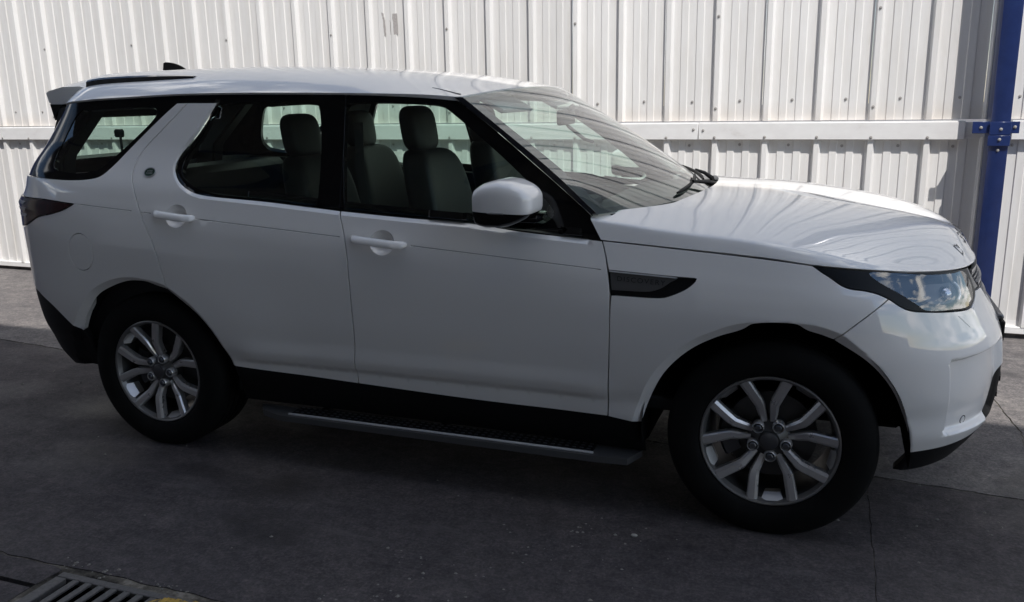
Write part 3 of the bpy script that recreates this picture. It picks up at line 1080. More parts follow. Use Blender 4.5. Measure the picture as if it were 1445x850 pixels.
def rail_piece(x0, x1):
    bm = bmesh.new()
    add_box(bm, ((x0 + x1) / 2, YW - .025, 1.405), (x1 - x0, .050, .118), .003)
    o = link_mesh('rail', bm_mesh('rail', bm, 40), M['flash'], wall)
    bm = bmesh.new()
    add_box(bm, ((x0 + x1) / 2, YW - .022, 1.4672), (x1 - x0 - .004, .043, .006))
    link_mesh('rail_lip', bm_mesh('rail_lip', bm, 40), M['flash'], o)
    return o


xr = [WX0, -6.9, -3.85, -.785, .965]
for a, b_ in zip(xr[:-1], xr[1:]): rail_piece(a + .0015, b_ - .0015)
rail_piece(1.235, WX1)
# a thin back rail carries the sheets where the front rail is left out at the post
bm = bmesh.new()
add_box(bm, (1.10, YW - .006, 1.405), (.266, .010, .11))
link_mesh('rail_splice', bm_mesh('rail_splice', bm, 40), M['flash'], wall)
bm = bmesh.new()
add_box(bm, ((WX0 + WX1) / 2, YW - .014, .062), (WX1 - WX0, .032, .05), .004)
add_box(bm, ((WX0 + WX1) / 2, YW + .001, .10), (WX1 - WX0, .004, .05))
link_mesh('base_flashing', bm_mesh('base_flashing', bm, 40), M['flash'], wall)
bm = bmesh.new()
add_box(bm, ((WX0 + WX1) / 2, YW + .10, .0), (WX1 - WX0, .16, .2))
link_mesh('footing', bm_mesh('footing', bm), M['slab'], wall)

bm = bmesh.new()
add_lathe(bm, [(0.0001, -.008), (.0045, -.008), (.0055, -.0065), (.0055, -.003), (.0095, -.0026), (.0105, 0)], 10, 'y')
screw_me = bm_mesh('screw', bm, 40)


def screw(x, y, z):
    o = link_mesh('screw', screw_me, M['screw'], wall)
    o.location = (x, y, z)


for i in range(-36, 14):
    xx = RIB0 + i * PITCH
    if xx < WX0 or xx > WX1: continue
    screw(xx + .200 + random.uniform(-.008, .008), YW, 1.618 + random.uniform(-.006, .006))
    screw(xx + .200 + random.uniform(-.008, .008), YW, 1.305 + random.uniform(-.006, .006))
    if xx < .8: screw(xx + .03, YW - .050, 1.362 + random.uniform(-.003, .003))
    if (i - 1) % 3 == 0 or True:
        pass
for i in range(-36, 14):
    xx = RIB0 + i * PITCH
    if xx < WX0 or xx > WX1: continue
    if round((xx - (-.69)) / PITCH) % 3 == 0:
        for zz in (2.205, 1.567, .62): screw(xx + .03, YW - .034, zz + random.uniform(-.006, .006))
for xj in (-.785, -3.85, -6.9):
    for d in (-.035, .035): screw(xj + d, YW - .050, 1.415 + random.uniform(-.004, .004))

# a blue sliding gate closes the yard beyond the left end of the wall
gate = empty('sliding_gate', (WX0 - 3.5, YW, 0))
tag(gate, 'dark blue metal sliding gate beyond the left end of the white wall', 'gate')
bm = bmesh.new()
add_box(bm, (0, 0, 2.05), (.30, .04, 4.0), .004)
gb = bm_mesh('gate_board', bm, 40)
for i in range(22):
    o = link_mesh('gate_board', gb, M['blue'], gate)
    o.location = (WX0 - .30 - i * .31, YW + .03, 0)
bm = bmesh.new()
for z in (.25, 2.0, 3.8): add_box(bm, (WX0 - 3.5, YW + .075, z), (6.9, .05, .1), .004)
link_mesh('gate_frame', bm_mesh('gate_frame', bm, 40), M['blue'], gate)

# torn tape left on one pan of the wall
m, n, l, b = principled('tape_residue', (.34, .31, .30), .9)
rr = ramp(n, l, noise(n, l, 120, 4, .7).outputs['Fac'], [(.40, (.30, .27, .26)), (.62, (.50, .48, .46))])
l.new(rr.outputs['Color'], b.inputs['Base Color'])
XT = RIB0 + round((-3.52 - RIB0) / PITCH) * PITCH
for poly, yy in (([(-3.372, 2.36), (-3.352, 2.355), (-3.337, 2.30), (-3.335, 2.185), (-3.352, 2.178), (-3.356, 2.30)], .0078),
             ([(-3.298, 2.30), (-3.282, 2.26), (-3.279, 2.182), (-3.294, 2.186)], .0010),
             ([(-3.268, 2.345), (-3.225, 2.352), (-3.222, 2.188), (-3.262, 2.183)], .0078)):
    bm = bmesh.new()
    pj = []
    for i in range(len(poly)):
        a, b_ = np.array(poly[i]), np.array(poly[(i + 1) % len(poly)])
        for k in range(5): pj.append(a + (b_ - a) * k / 5 + np.random.randn(2) * .0022)
    add_prism(bm, [tuple(q) for q in pj], -.0006, .0, 'y')
    o = link_mesh('tape_residue', bm_mesh('tape_residue', bm), m, wall)
    o.location = (0, YW - yy, 0)

# ------------------------------------------------------------------ blue post
post = empty('steel_post', (1.14, 2.2, 0))
tag(post, 'blue painted steel post standing in front of the white wall', 'post')
PX0, PX1, PY0, PY1 = 1.081, 1.194, 2.13, 2.33
bm = bmesh.new()
add_box(bm, ((PX0 + PX1) / 2, (PY0 + PY1) / 2, 3.1), (PX1 - PX0, PY1 - PY0, 6.2), .006, 2)
link_mesh('shaft', bm_mesh('shaft', bm, 40), M['blue'], post)
bm = bmesh.new()
add_box(bm, ((PX0 + PX1) / 2, PY0 - .006, 1.427), (.122, .012, .082), .002)
link_mesh('clamp_plate', bm_mesh('clamp_plate', bm, 40), M['blue'], post)
bm = bmesh.new()
add_box(bm, ((PX0 + PX1) / 2 - .003, PY0 - .009, 1.350), (.128, .018, .066), .002)
link_mesh('clamp_plate', bm_mesh('clamp_plate', bm, 40), M['blue'], post)
for cx, w in ((1.030, .099), (1.221, .052)):
    bm = bmesh.new()
    add_box(bm, (cx, PY0 + .014, 1.432), (w, .012, .074), .002)
    link_mesh('bracket_wing', bm_mesh('bracket_wing', bm, 40), M['blue'], post)
    bm = bmesh.new()
    add_box(bm, (cx, (PY0 + .022 + YW - .037) / 2, 1.42), (w * .5, YW - .037 - PY0 - .022, .04), .002)
    link_mesh('spacer', bm_mesh('spacer', bm, 40), M['blue'], post)
bm = bmesh.new()
add_lathe(bm, [(0.0001, -.009), (.005, -.009), (.0065, -.0075), (.0065, -.003), (.010, -.0025), (.010, 0)], 12, 'y')
bolt_me = bm_mesh('bolt', bm, 40)
for x, y, z in ((1.030, PY0 + .008, 1.432), (1.221, PY0 + .008, 1.435), (1.141, PY0 - .012, 1.422), (1.137, PY0 - .018, 1.358), (1.137, PY0, 1.29)):
    o = link_mesh('bolt', bolt_me, M['screw'], post)
    o.location = (x, y, z)
bm = bmesh.new()
add_box(bm, ((PX0 + PX1) / 2, (PY0 + PY1) / 2 - .01, .008), (.26, .26, .016), .003)
link_mesh('base_plate', bm_mesh('base_plate', bm, 40), M['blue'], post)

# ------------------------------------------------------------------ the workshop canopy over the near half of the yard
CZ = 7.0
CY = .56 - CZ * (1.0 / 1.98)
canopy = empty('workshop_canopy', (-3, -5, 0))
tag(canopy, 'flat steel canopy on posts reaching over the near side of the yard', 'canopy')
m, n, l, b = principled('canopy_sheet', (.34, .33, .31), .6)
M['canopy'] = m
CX0, CX1, CYB = -14.0, 4.6, -10.9
bm = bmesh.new()
add_box(bm, ((CX0 + CX1) / 2, (CY + CYB) / 2, CZ + .03), (CX1 - CX0, CY - CYB, .06))
link_mesh('canopy_roof', bm_mesh('canopy_roof', bm), M['canopy'], canopy)
for yb in (CY - .25, CY - 3.6, CYB + .3):
    bm = bmesh.new()
    add_box(bm, ((CX0 + CX1) / 2, yb, CZ - .102), (CX1 - CX0 - .2, .12, .2), .004)
    link_mesh('beam', bm_mesh('beam', bm, 40), M['blue'], canopy)
bm = bmesh.new()
add_box(bm, (0, (CY + CYB) / 2, CZ - .052), (.08, CY - CYB - .9, .1), .003)
pm = bm_mesh('purlin', bm, 40)
bm = bmesh.new()
add_box(bm, (0, 0, (CZ - .21) / 2), (.16, .16, CZ - .21), .006)
pp = bm_mesh('canopy_post', bm, 40)
for i in range(9):
    x = CX0 + .4 + i * (CX1 - CX0 - .8) / 8
    o = link_mesh('purlin', pm, M['canopy'], canopy)
    o.location = (x, 0, -.2)
for x in (CX0 + .4, -6.6, CX1 - .3):
    o = link_mesh('canopy_post', pp, M['blue'], canopy)
    o.location = (x, CYB + .3, 0)

# added shed, out of view: darkens what the tail corner of the car reflects
shed = empty('added_shed', (-24, 0, 0))
tag(shed, 'tall blue grey metal shed added out of view to darken reflections in the car', 'shed')
M['shed'] = principled('added_shed_wall', (.10, .12, .16), .6)[0]
bm = bmesh.new()
add_box(bm, (-26, -3, 3.5), (8, 30, 7.0))
link_mesh('added_shed_wall', bm_mesh('added_shed_wall', bm), M['shed'], shed)
bm = bmesh.new()
add_box(bm, (-21.97, -4, 2.2), (.05, 4.5, 4.4), .01)
link_mesh('roller_door', bm_mesh('roller_door', bm), M['canopy'], shed)

# workshop building across the yard, behind the camera
shop = empty('workshop_building', (-3, -13.5, 0))
tag(shop, 'low grey workshop building across the yard behind the canopy', 'building')
M['shopwall'] = principled('shop_wall', (.10, .098, .094), .8)[0]  # darker than the ribs, in place of shade in the gaps
M['shoprib'] = principled('shop_rib', (.36, .35, .335), .6)[0]
bm = bmesh.new()
add_box(bm, (-3, -13.3, 3.6), (30, 4.64, 7.2))
link_mesh('shop_wall', bm_mesh('shop_wall', bm), M['shopwall'], shop)
bm = bmesh.new()
for i in range(60): add_box(bm, (-17.7 + i * .5, -10.955, 3.45), (.30, .05, 6.86))
tag(link_mesh('wall_rib', bm_mesh('wall_rib', bm), M['shoprib'], shop), kind='stuff')
for x in (-12, -6, 0, 6):
    bm = bmesh.new()
    add_box(bm, (x, -10.89, 1.6), (3.4, .10, 3.2), .01)
    link_mesh('roller_door', bm_mesh('roller_door', bm), M['flash'] if x in (-12, 0) else M['blue'], shop)


# ------------------------------------------------------------------ the car
car = empty('white_suv', (-1.5, 0, 0))
tag(car, 'large clean white SUV parked side-on before the white wall, facing right', 'car')
SIDE = (1, -1)
CU = CURVES
# long curves that the picture does not show to their end are carried on by hand
CU['bump_bot'] = [(.4973, .3442), (.670, .350), (.790, .362), (.880, .392), (.945, .455), (1.00, .535), (1.06, .585), (1.16, .605), (S_F, .605)]
CU['lip'] = [(.492, .243), (.60, .256), (.77, .285), (.86, .325), (.95, .385), (1.05, .40), (S_F, .40)]
CU['lip_in'] = [(.492, .243), (.60, .215), (.80, .20), (S_F, .20)]
CU['shut2'] = [(.1589, 1.0680), (.3513, 1.0511), (.5777, 1.0323), (.7311, 1.0210), (.8260, 1.0153), (.9575, 1.0100), (1.2, 1.003), (S_F, 1.0)]
CU['grille_edge'] = [(.905, 1.0125), (.920, .968), (.965, .923), (1.0475, .865), (1.09, .838)]
S_TG = S_R + .62                      # side edge of the tailgate
rear = lambda s: 2 * S_R - s          # the mirror of s on the other side of the tail
nose = lambda s: 2 * S_F - s


def mirror_out(P, f):
    """carry an outline that ends on a centre line round to the other side"""
    P = [np.array(p) for p in P]
    return np.array(P + [np.array((f(p[0]), p[1])) for p in P[::-1]])


def cut(name, s_to=None, s_from=None):
    c = catmull(CU[name], .012)
    return [p for p in c if (s_to is None or p[0] <= s_to) and (s_from is None or p[0] >= s_from)]


# --- doors


def groove(x0, x1, w=.0024):
    """the thin feature line pressed along the doors, cut as a slot"""
    xs = np.arange(x0, x1, .02)
    return np.array([(x, crease_z(x) - w) for x in xs] + [(x, crease_z(x) + w) for x in xs[::-1]])


# --- panels
fd = panel('front_door', M['paint'], car, outline('-seam_b', 'belt_f', '-seam_f', '-bot_f'), gap=.0032, holes=[groove(-1.474, -.634)])
rd = panel('rear_door', M['paint'], car, outline('seam_r', 'arch_rf', 'bot_r', '-seam_b', 'belt_r', 'cpil_top'), gap=.0032, holes=[groove(-2.905, -2.812), groove(-2.572, -1.800)])

# --- rear quarter with the fuel flap hole (near side only has the flap in view; both sides get it)
flap_c, flap_r = (-3.262, .976), (.079, .090)
q_out = outline('-quarter_belt', '-cpil_top2', 'seam_r', 'arch_rr', 'bump_r',
                [CU['bump_r'][-1], (-3.80, .757), (S_TG, .775)], [(S_TG, .775), (S_TG, 1.060)],
                [(S_TG, 1.060), (-3.75, 1.072), CU['tail_bot'][-1]], '-tail_bot', '-tail_top',
                [CU['tail_top'][0], (-3.80, 1.2259), (S_TG, 1.2259)], [(S_TG, 1.2259), (S_TG, 1.332)], [(S_TG, 1.332), CU['quarter_belt'][-1]])
qp = panel('quarter_panel', M['paint'], car, q_out, holes=[circle(*flap_c, *flap_r, n=40), groove(-3.28, -2.925)], gap=.0032)
panel('fuel_flap', M['paint'], qp, circle(*flap_c, *flap_r, n=40), gap=.0014)
panel('tail_light', M['red_lens'], car, outline('tail_top', 'tail_bot', [CU['tail_bot'][-1], (-3.75, 1.072), (S_TG, 1.060)], [(S_TG, 1.06), (S_TG, 1.2259)],
      [(S_TG, 1.2259), (-3.80, 1.2259), CU['tail_top'][0]]), gap=.003, off=.004)

tl = [o for o in bpy.data.objects if o.name.split('.')[0] == 'tail_light']
for z_ in (1.196, 1.165, 1.134):
    el = outline([(-3.79, z_ + .008), (-3.67 + (1.196 - z_) * .2, z_ + .008)], [(-3.67 + (1.196 - z_) * .2, z_ + .008), (-3.69 + (1.196 - z_) * .2, z_ - .006)], [(-3.69 + (1.196 - z_) * .2, z_ - .006), (-3.79, z_ - .006)], [(-3.79, z_ - .006), (-3.79, z_ + .008)])
    panel('lamp_element', M['lamp_grey'], tl, el, gap=0, off=.006, depth=.003, fine=False)

# --- fender, bumper
vent_notch = CU['vent']
f_out = outline([CU['seam_f'][-1], (-.6475, 1.095), CU['seam_f'][4]][0:3], [CU['seam_f'][4], vent_notch[0]], vent_notch, [vent_notch[-1], CU['seam_f'][2], CU['seam_f'][1], CU['seam_f'][0]],
                'fen_bot', 'arch_f1', '-seam_bump', '-lamp_bot', '-shut')
fen = panel('fender', M['paint'], car, f_out)
half = cut('bump_bot')
b_half = outline('-lamp_end', '-lamp_bot2', 'seam_bump', 'arch_f2', half)
b_low = list(b_half)
b_top = outline([(S_F, .815), (1.25, .815), (1.13, .822), (1.09, .838)], [CU['grille_edge'][-1], (1.0475, .865), (.965, .923)], [(.965, .923), (.8844, .925)], [(.8844, .925), CU['lamp_end'][1], CU['lamp_end'][0]], '-lamp_bot2', 'seam_bump', 'arch_f2', half)
bump_o = link_mesh('front_bumper', None, None) if False else None
V, N, F = skin(mirror_out(b_top, nose), gap=.0025)
fb = link_mesh('front_bumper', raw_mesh('front_bumper', V, F, N), M['paint'], car)
# washer covers and parking sensors let into the bumper
for sd, f in ((1, lambda s: s), (-1, nose)):
    wo = np.array([(f(a), b_) for a, b_ in CU['washer']])
    wo = outline(*[[wo[i], wo[(i + 1) % 4]] for i in range(4)])
    V, N, F = skin(wo, gap=.0, off=.0012, depth=.004)
    link_mesh('washer_cover', raw_mesh('washer_cover', V, F, N), M['paint'], fb)
    ctr = (f(CU['sensor'][0][0]), CU['sensor'][0][1])
    V, N, F = skin(circle(*ctr, .012), gap=0, off=.0012, depth=.004, fine=False)
    link_mesh('parking_sensor', raw_mesh('parking_sensor', V, F, N), M['paint'], fb)
    V, N, F = skin(circle(*ctr, .0165), holes=[circle(*ctr, .0135)], gap=0, off=.0006, depth=.003, fine=False)
    link_mesh('sensor_ring', raw_mesh('sensor_ring', V, F, N), M['plastic'], fb)
# black lower lip
lip_low = list(catmull(CU['lip'], .012))
lip_half = outline([(S_F, .40)] + CU['lip'][::-1][1:], [CU['lip'][0], (.4973, .3442)], half)
lip_poly = outline([(S_F, .215), (1.1, .215), (.90, .222), (.77, .235), (.60, .236), (.492, .243)], [(.492, .243), (.4973, .3442)], half)
V, N, F = skin(mirror_out(lip_poly, nose), gap=.002, off=-.006, fine=False)
link_mesh('lower_lip', raw_mesh('lower_lip', V, F, N), M['plastic'], car)

# --- rear bumper, lower black part, tailgate
rb = outline([CU['bump_r'][0], CU['bump_r'][1], CU['bump_r'][2], (-3.80, .757), (S_TG, .775), (S_R, .775)], [(S_R, .775), (S_R, .33)],
             [(S_R, .33), (-3.9, .33), (-3.62, .36), (-3.46, .40), (-3.345, .42)], [(-3.345, .42), (-3.362, .49), CU['bump_r'][0]])
rb_half = outline([(S_R, .33), (-3.9, .33), (-3.62, .352), (-3.46, .365), (-3.285, .36)], [(-3.285, .36), (-3.345, .47), CU['bump_r'][0]], 'bump_r', [CU['bump_r'][2], (-3.80, .757), (S_TG, .775), (S_R, .775)])
V, N, F = skin(mirror_out(rb_half[::-1], rear), gap=.002, off=-.004, fine=False)
link_mesh('rear_bumper', raw_mesh('rear_bumper', V, F, N), M['plastic'], car)
tg = outline([(S_R, .775), (S_TG, .775)], [(S_TG, .775), (S_TG, 1.332)], [(S_TG, 1.332), (S_R, 1.30)])
V, N, F = skin(mirror_out(tg, rear), gap=.0025, fine=False)
tgo = link_mesh('tailgate', raw_mesh('tailgate', V, F, N), M['paint'], car)
rw = outline([(S_R, 1.30), (S_TG, 1.332)], [(S_TG, 1.332), (S_TG, 1.68)], [(S_TG, 1.68), (S_R, 1.68)])
V, N, F = skin(mirror_out(rw, rear), gap=.002, fine=False, holes=[np.array([(rear(S_R + .50), 1.40), (S_R + .50, 1.40), (S_R + .50, 1.62), (rear(S_R + .50), 1.62)])])
link_mesh('window_frame', raw_mesh('window_frame', V, F, N), M['gloss_black'], tgo)
V, N, F = skin(np.array([(rear(S_R + .49), 1.39), (S_R + .49, 1.39), (S_R + .49, 1.63), (rear(S_R + .49), 1.63)])[::1], gap=0, off=-.004, depth=.004, fine=False)
link_mesh('window', raw_mesh('window', V, F, N), M['glass'], tgo)

# --- greenhouse: black frames with the glass let in
GF = loop(CU['gl_f'][:0] + [(-1.8618, 1.655), (-1.845, 1.664), (-1.45, 1.656), (-1.40, 1.645), (-1.3748, 1.632), (-1.0827, 1.4214), (-.872, 1.236), (-.868, 1.218), (-.885, 1.200), (-.9683, 1.170), (-1.2215, 1.188), (-1.79, 1.222), (-1.802, 1.228), (-1.808, 1.24)])
GR = loop([(-2.535, 1.6677), (-2.03, 1.664), (-2.008, 1.655), (-1.945, 1.25), (-1.948, 1.236), (-1.965, 1.232), (-2.1929, 1.252), (-2.52, 1.279), (-2.630, 1.313), (-2.695, 1.363), (-2.695, 1.420), (-2.630, 1.520), (-2.555, 1.655)])
GQ = loop([(-3.35, 1.650), (-2.935, 1.6564), (-2.908, 1.645), (-2.910, 1.625), (-2.9330, 1.5943), (-3.1302, 1.4252), (-3.1886, 1.3763), (-3.300, 1.357), (-3.47, 1.363), (-3.560, 1.383), (-3.592, 1.43), (-3.588, 1.50), (-3.555, 1.60), (-3.50, 1.643)])
can = cut('cantrail')
split_s = -1.872                                             # where the B-pillar trims meet at the top
cf = [p for p in can if p[0] > split_s]
cmid = [p for p in can if -2.755 < p[0] < split_s]
cq = [p for p in can if p[0] < -2.755]
ct = (split_s, 1.7037)
ct2 = (-2.755, 1.7148)
ff_out = outline([CU['belt_f'][0], (-1.845, 1.40), ct], [ct] + [tuple(p) for p in cf[4::6]] + [CU['cantrail'][-1]], 'apil', 'sail', '-belt_f')
panel('window_frame', M['gloss_black'], fd, ff_out, holes=[GF], gap=.0018, off=-.008, fine=False)
rf_out = outline([CU['belt_f'][0], (-1.845, 1.40), ct], [ct] + [tuple(p) for p in cmid[::-1][4:-2:8]] + [ct2], [ct2, CU['seam_r'][0]], '-cpil_top', '-belt_r')
panel('window_frame', M['gloss_black'], rd, rf_out, holes=[GR], gap=.0018, off=-.008, fine=False)
qf_out = outline([ct2, CU['seam_r'][0]], 'cpil_top2', 'quarter_belt', [CU['quarter_belt'][-1], (S_TG, 1.332)], [(S_TG, 1.332), (S_TG, 1.665)], [(S_TG, 1.665), (-3.75, 1.682)] + [tuple(p) for p in cq[2:-2:8]] + [ct2])
panel('window_frame', M['gloss_black'], qp, qf_out, holes=[GQ], gap=.0018, off=-.008, fine=False)
for par, G in ((fd, GF), (rd, GR), (qp, GQ)):
    panel('window', M['glass'], par, G, gap=-.004, off=-.012, depth=.004, fine=False, step=.05)
# navy trim along the windscreen pillar
ap_out = outline('apil', [CU['apil'][-1], CU['wsedge'][-1]], '-wsedge', [CU['wsedge'][0], CU['apil'][0]])
panel('pillar_trim', M['navy_black'], car, ap_out, gap=.001, off=.004, fine=False)

# --- hood
hs_B = [(-.715, 1.209), (-.362, 1.1676), (-.082, 1.147), (.12, 1.123), (.2417, 1.100), (.344, 1.068), (.45, 1.0475), (.5777, 1.0355), (.7311, 1.024), (.8260, 1.018), (.9575, 1.0125), (1.2, 1.006), (S_F, 1.003)]
hs_E = [(-.664, 1.1315), (-.4302, 1.1165), (-.1478, 1.0997), (.0348, 1.0865), (.1589, 1.0715), (.3513, 1.0546), (.5777, 1.0345), (.7311, 1.0232), (.8260, 1.0172), (.9575, 1.0118), (1.2, 1.0053), (S_F, 1.0023)]
Bc = np.array(catmull(hs_B, .004))
Ec = np.array(catmull(hs_E, .004))
n_row = 64


def along(c, k):
    d = np.concatenate([[0], np.cumsum(np.linalg.norm(np.diff(c, axis=0), axis=1))])
    t = np.linspace(0, d[-1], k)
    return np.stack([np.interp(t, d, c[:, 0]), np.interp(t, d, c[:, 1])], -1)


Br, Er = along(Bc, n_row), along(Ec, n_row)
Er[:, 1] = np.minimum(Er[:, 1], Br[:, 1] - .001)
PB, PE = surf(Br[:, 0], Br[:, 1]), surf(Er[:, 0], Er[:, 1])
HZ = pchip([(-.40, 1.258), (-.36, 1.256), (-.1, 1.247), (.18, 1.209), (.42, 1.158), (.58, 1.112)])
fr = np.linspace(0, 1, n_row)
cx = -.36 + (.58 + .36) * fr ** 1.15
PC = np.stack([cx, 0 * cx, HZ(cx)], -1)
tt = np.concatenate([[0, .006, .014, .025], np.linspace(.04, 1, 40)])
gprof = 1 - (1 - tt) ** 3.6
rows = []
for i in range(n_row):
    r_ = []
    for k in (0, .2, .4, .6, .8, .93): r_.append(PE[i] + (PB[i] - PE[i]) * k + np.array((0, .0, 0)))
    for t, g in zip(tt, gprof):
        xy = PB[i] + (PC[i] - PB[i]) * t
        z = PB[i][2] + (PC[i][2] - PB[i][2]) * g
        yy = abs(xy[1])
        x = xy[0]
        w = (1 - sstep(0, .45, fr[i]))
        # the back edge sweeps round in plan
        want = -.36 - .075 * (yy / .62) ** 2 - .26 * float(sstep(.62, .95, yy))
        lin = PB[0][0] + (PC[0][0] - PB[0][0]) * t
        x += w * (np.clip(want, PB[0][0], 9) - lin) if t > 0 else 0
        r_.append(np.array((x, xy[1], z)))
    rows.append(r_)
H = np.array(rows)
# soften the shoulder
for _ in range(3):
    H[:, 4:12] = H[:, 4:12] * .5 + (H[:, 3:11] + H[:, 5:13]) * .25
for _ in range(16):
    L = H.copy()
    wgt = (.15 + .85 * sstep(.15, .45, fr))[1:-1, None, None]
    L[1:-1, 2:16] += wgt * (.25 * (H[1:-1, 1:15] + H[1:-1, 3:17]) + .25 * (H[2:, 2:16] + H[:-2, 2:16]) - H[1:-1, 2:16])
    H = L
for _ in range(14):
    L = H.copy()
    L[1:-1, 7:-1] = .5 * H[1:-1, 7:-1] + .125 * (H[2:, 7:-1] + H[:-2, 7:-1] + H[1:-1, 8:] + H[1:-1, 6:-2])
    L[1:-1, -1, 2] = .5 * H[1:-1, -1, 2] + .125 * (H[2:, -1, 2] + H[:-2, -1, 2]) + .25 * H[1:-1, -2, 2]
    H = L
Hm = H[:, ::-1][:, 1:] * np.array([1, -1, 1])
HH = np.concatenate([H, Hm], 1)
HHc = HH.copy()
V, N, F = net(HHc, flip=True)
N = np.array(N).reshape(HH.shape)
if N[20, 30, 2] < 0:
    N = -N
    F = [f[::-1] for f in F]
N[-1, :, 1] *= .0
mid_ = H.shape[1] - 1
N[:, mid_, 1] = 0
N /= np.maximum(np.linalg.norm(N, axis=-1, keepdims=True), 1e-9)
F = [f for f in F if len({tuple(np.round(V[i], 6)) for i in f}) > 2]
V2, N2, F2 = with_flange(V, list(N.reshape(-1, 3)), F, .025)
hood = link_mesh('hood', raw_mesh('hood', V2, F2, N2), M['paint'], car)

# --- roof
cant = catmull(CU['cantrail'], .02)
rs = np.array([p for p in cant])
back = np.array(catmull([CU['cantrail'][0], (-3.75, 1.682), (S_TG, 1.672), (S_R + .3, 1.668), (S_R, 1.668)], .02))
allc = np.concatenate([back[::-1], rs[1:]])            # from the tail's centre line forward to the pillar top
allc = np.concatenate([allc[:-1], np.array(catmull([CU['cantrail'][-1], (-1.3142, 1.6789)], .02))])
Rr = along(allc, 110)
PB = surf(Rr[:, 0], Rr[:, 1] + .004)
RZ = pchip([(-3.60, 1.815), (-3.45, 1.836), (-3.19, 1.850), (-2.53, 1.852), (-2.2, 1.842), (-1.85, 1.818), (-1.46, 1.777), (-1.195, 1.727)])
fr = np.linspace(0, 1, len(Rr))
cx = np.interp(fr, [0, .28, 1], [-3.60, -3.35, -1.195])
PC = np.stack([cx, 0 * cx, RZ(cx)], -1)
tt = np.concatenate([[0, .008, .018, .03, .045, .06], np.linspace(.08, 1, 34)])
R_ = np.zeros((len(Rr), len(tt), 3))
for i in range(len(Rr)):
    for j, t in enumerate(tt):
        xy = PB[i] + (PC[i] - PB[i]) * t
        fw_ = float(sstep(.80, 1.0, fr[i]))                 # the front edge is nearly straight up to the glass
        g = (1 - (1 - t) ** 5.2) * (1 - fw_) + (1 - (1 - t) ** 2.2) * fw_
        z = PB[i][2] + (PC[i][2] - PB[i][2]) * g
        x = xy[0]
        lin = PB[-1][0] + (PC[-1][0] - PB[-1][0]) * t
        want = PC[-1][0] + (PB[-1][0] - PC[-1][0]) * (1 - t) ** 2
        x += float(sstep(.55, 1.0, fr[i])) * (want - lin)
        R_[i, j] = (x, xy[1], z)
for _ in range(10):
    L = R_.copy()
    L[1:-1, 3:-1] = .5 * R_[1:-1, 3:-1] + .125 * (R_[2:, 3:-1] + R_[:-2, 3:-1] + R_[1:-1, 4:] + R_[1:-1, 2:-2])
    R_ = L
Rm = R_[:, ::-1][:, 1:] * np.array([1, -1, 1])
RR = np.concatenate([R_, Rm], 1)
V, N, F = net(RR, flip=False)
N = np.array(N).reshape(RR.shape)
if N[60, 10, 2] < 0:
    N = -N
    F = [f[::-1] for f in F]
mid_ = R_.shape[1] - 1
N[:, mid_, 1] = 0
N[0, :, 1] *= 0
N /= np.maximum(np.linalg.norm(N, axis=-1, keepdims=True), 1e-9)
V2, N2, F2 = with_flange(V, list(N.reshape(-1, 3)), F, .02)
roof = link_mesh('roof', raw_mesh('roof', V2, F2, N2), M['paint'], car)


RX, RY, RZf = RR[..., 0].ravel(), RR[..., 1].ravel(), RR[..., 2].ravel()


def roof_at(x, y):
    """height of the roof skin: a plane fitted through the nearest points"""
    d = (RX - x) ** 2 + (RY - y) ** 2
    k = np.argsort(d)[:12]
    w = np.sqrt(1 / (d[k] + 1e-5))
    A = np.stack([np.ones(12), RX[k] - x, RY[k] - y], -1) * w[:, None]
    return float(np.linalg.lstsq(A, RZf[k] * w, rcond=None)[0][0])


# headliner under the roof
V, N, F = net(RR[6:-4:3, 4:-4:2] * np.array([1, .97, 1]) - np.array([0, 0, .05]))
link_mesh('headliner', raw_mesh('headliner', V, F), M['headliner'], roof)
# the dark seam between side rail and front roof skin
for sg in (-1, 1):
    pts = []
    for k in range(13):
        t = k / 12
        x = -1.50 + .165 * t
        y = -.655 - .075 * t ** 1.4
        pts.append(Vector((x, sg * -y * -1, roof_at(x, y) + .0005)))
    bm = bmesh.new()
    add_tube(bm, pts, [.0012 + .002 * k / 12 for k in range(13)], 6)
    link_mesh('roof_seam', bm_mesh('roof_seam', bm, 60), M['void'], roof)

# --- windscreen
We = np.array(catmull(CU['wsedge'], .02))
nv, nu = 26, 33
We = along(We, nv)[::-1]                                        # base first
PEw = surf(We[:, 0], We[:, 1])
base_c, top_c = np.array((-.40, 0, 1.226)), np.array((-1.190, 0, 1.7235))
W_ = np.zeros((nv, nu, 3))
for i in range(nv):
    t = i / (nv - 1)
    c = base_c + (top_c - base_c) * t
    nn = np.array((.55, 0, .835))
    c = c + nn * .014 * 4 * t * (1 - t)
    e = PEw[i]
    for j in range(nu):
        u = -1 + 2 * j / (nu - 1)
        w = abs(u) ** 2.0
        W_[i, j] = (c[0] + (e[0] - c[0]) * w, e[1] * -u * -1 * 1.0 if False else -e[1] * u, c[2] + (e[2] - c[2]) * w)
V, N, F = net(W_)
if np.array(N).reshape(W_.shape)[10, 10, 2] < 0:
    N = [-np.array(q) for q in N]
    F = [f[::-1] for f in F]
NW = np.array(N).reshape(W_.shape)
V2, N2, F2 = with_flange(V, N, F, .005)
ws = link_mesh('windshield', raw_mesh('windshield', V2, F2, N2), M['windscreen'], car)
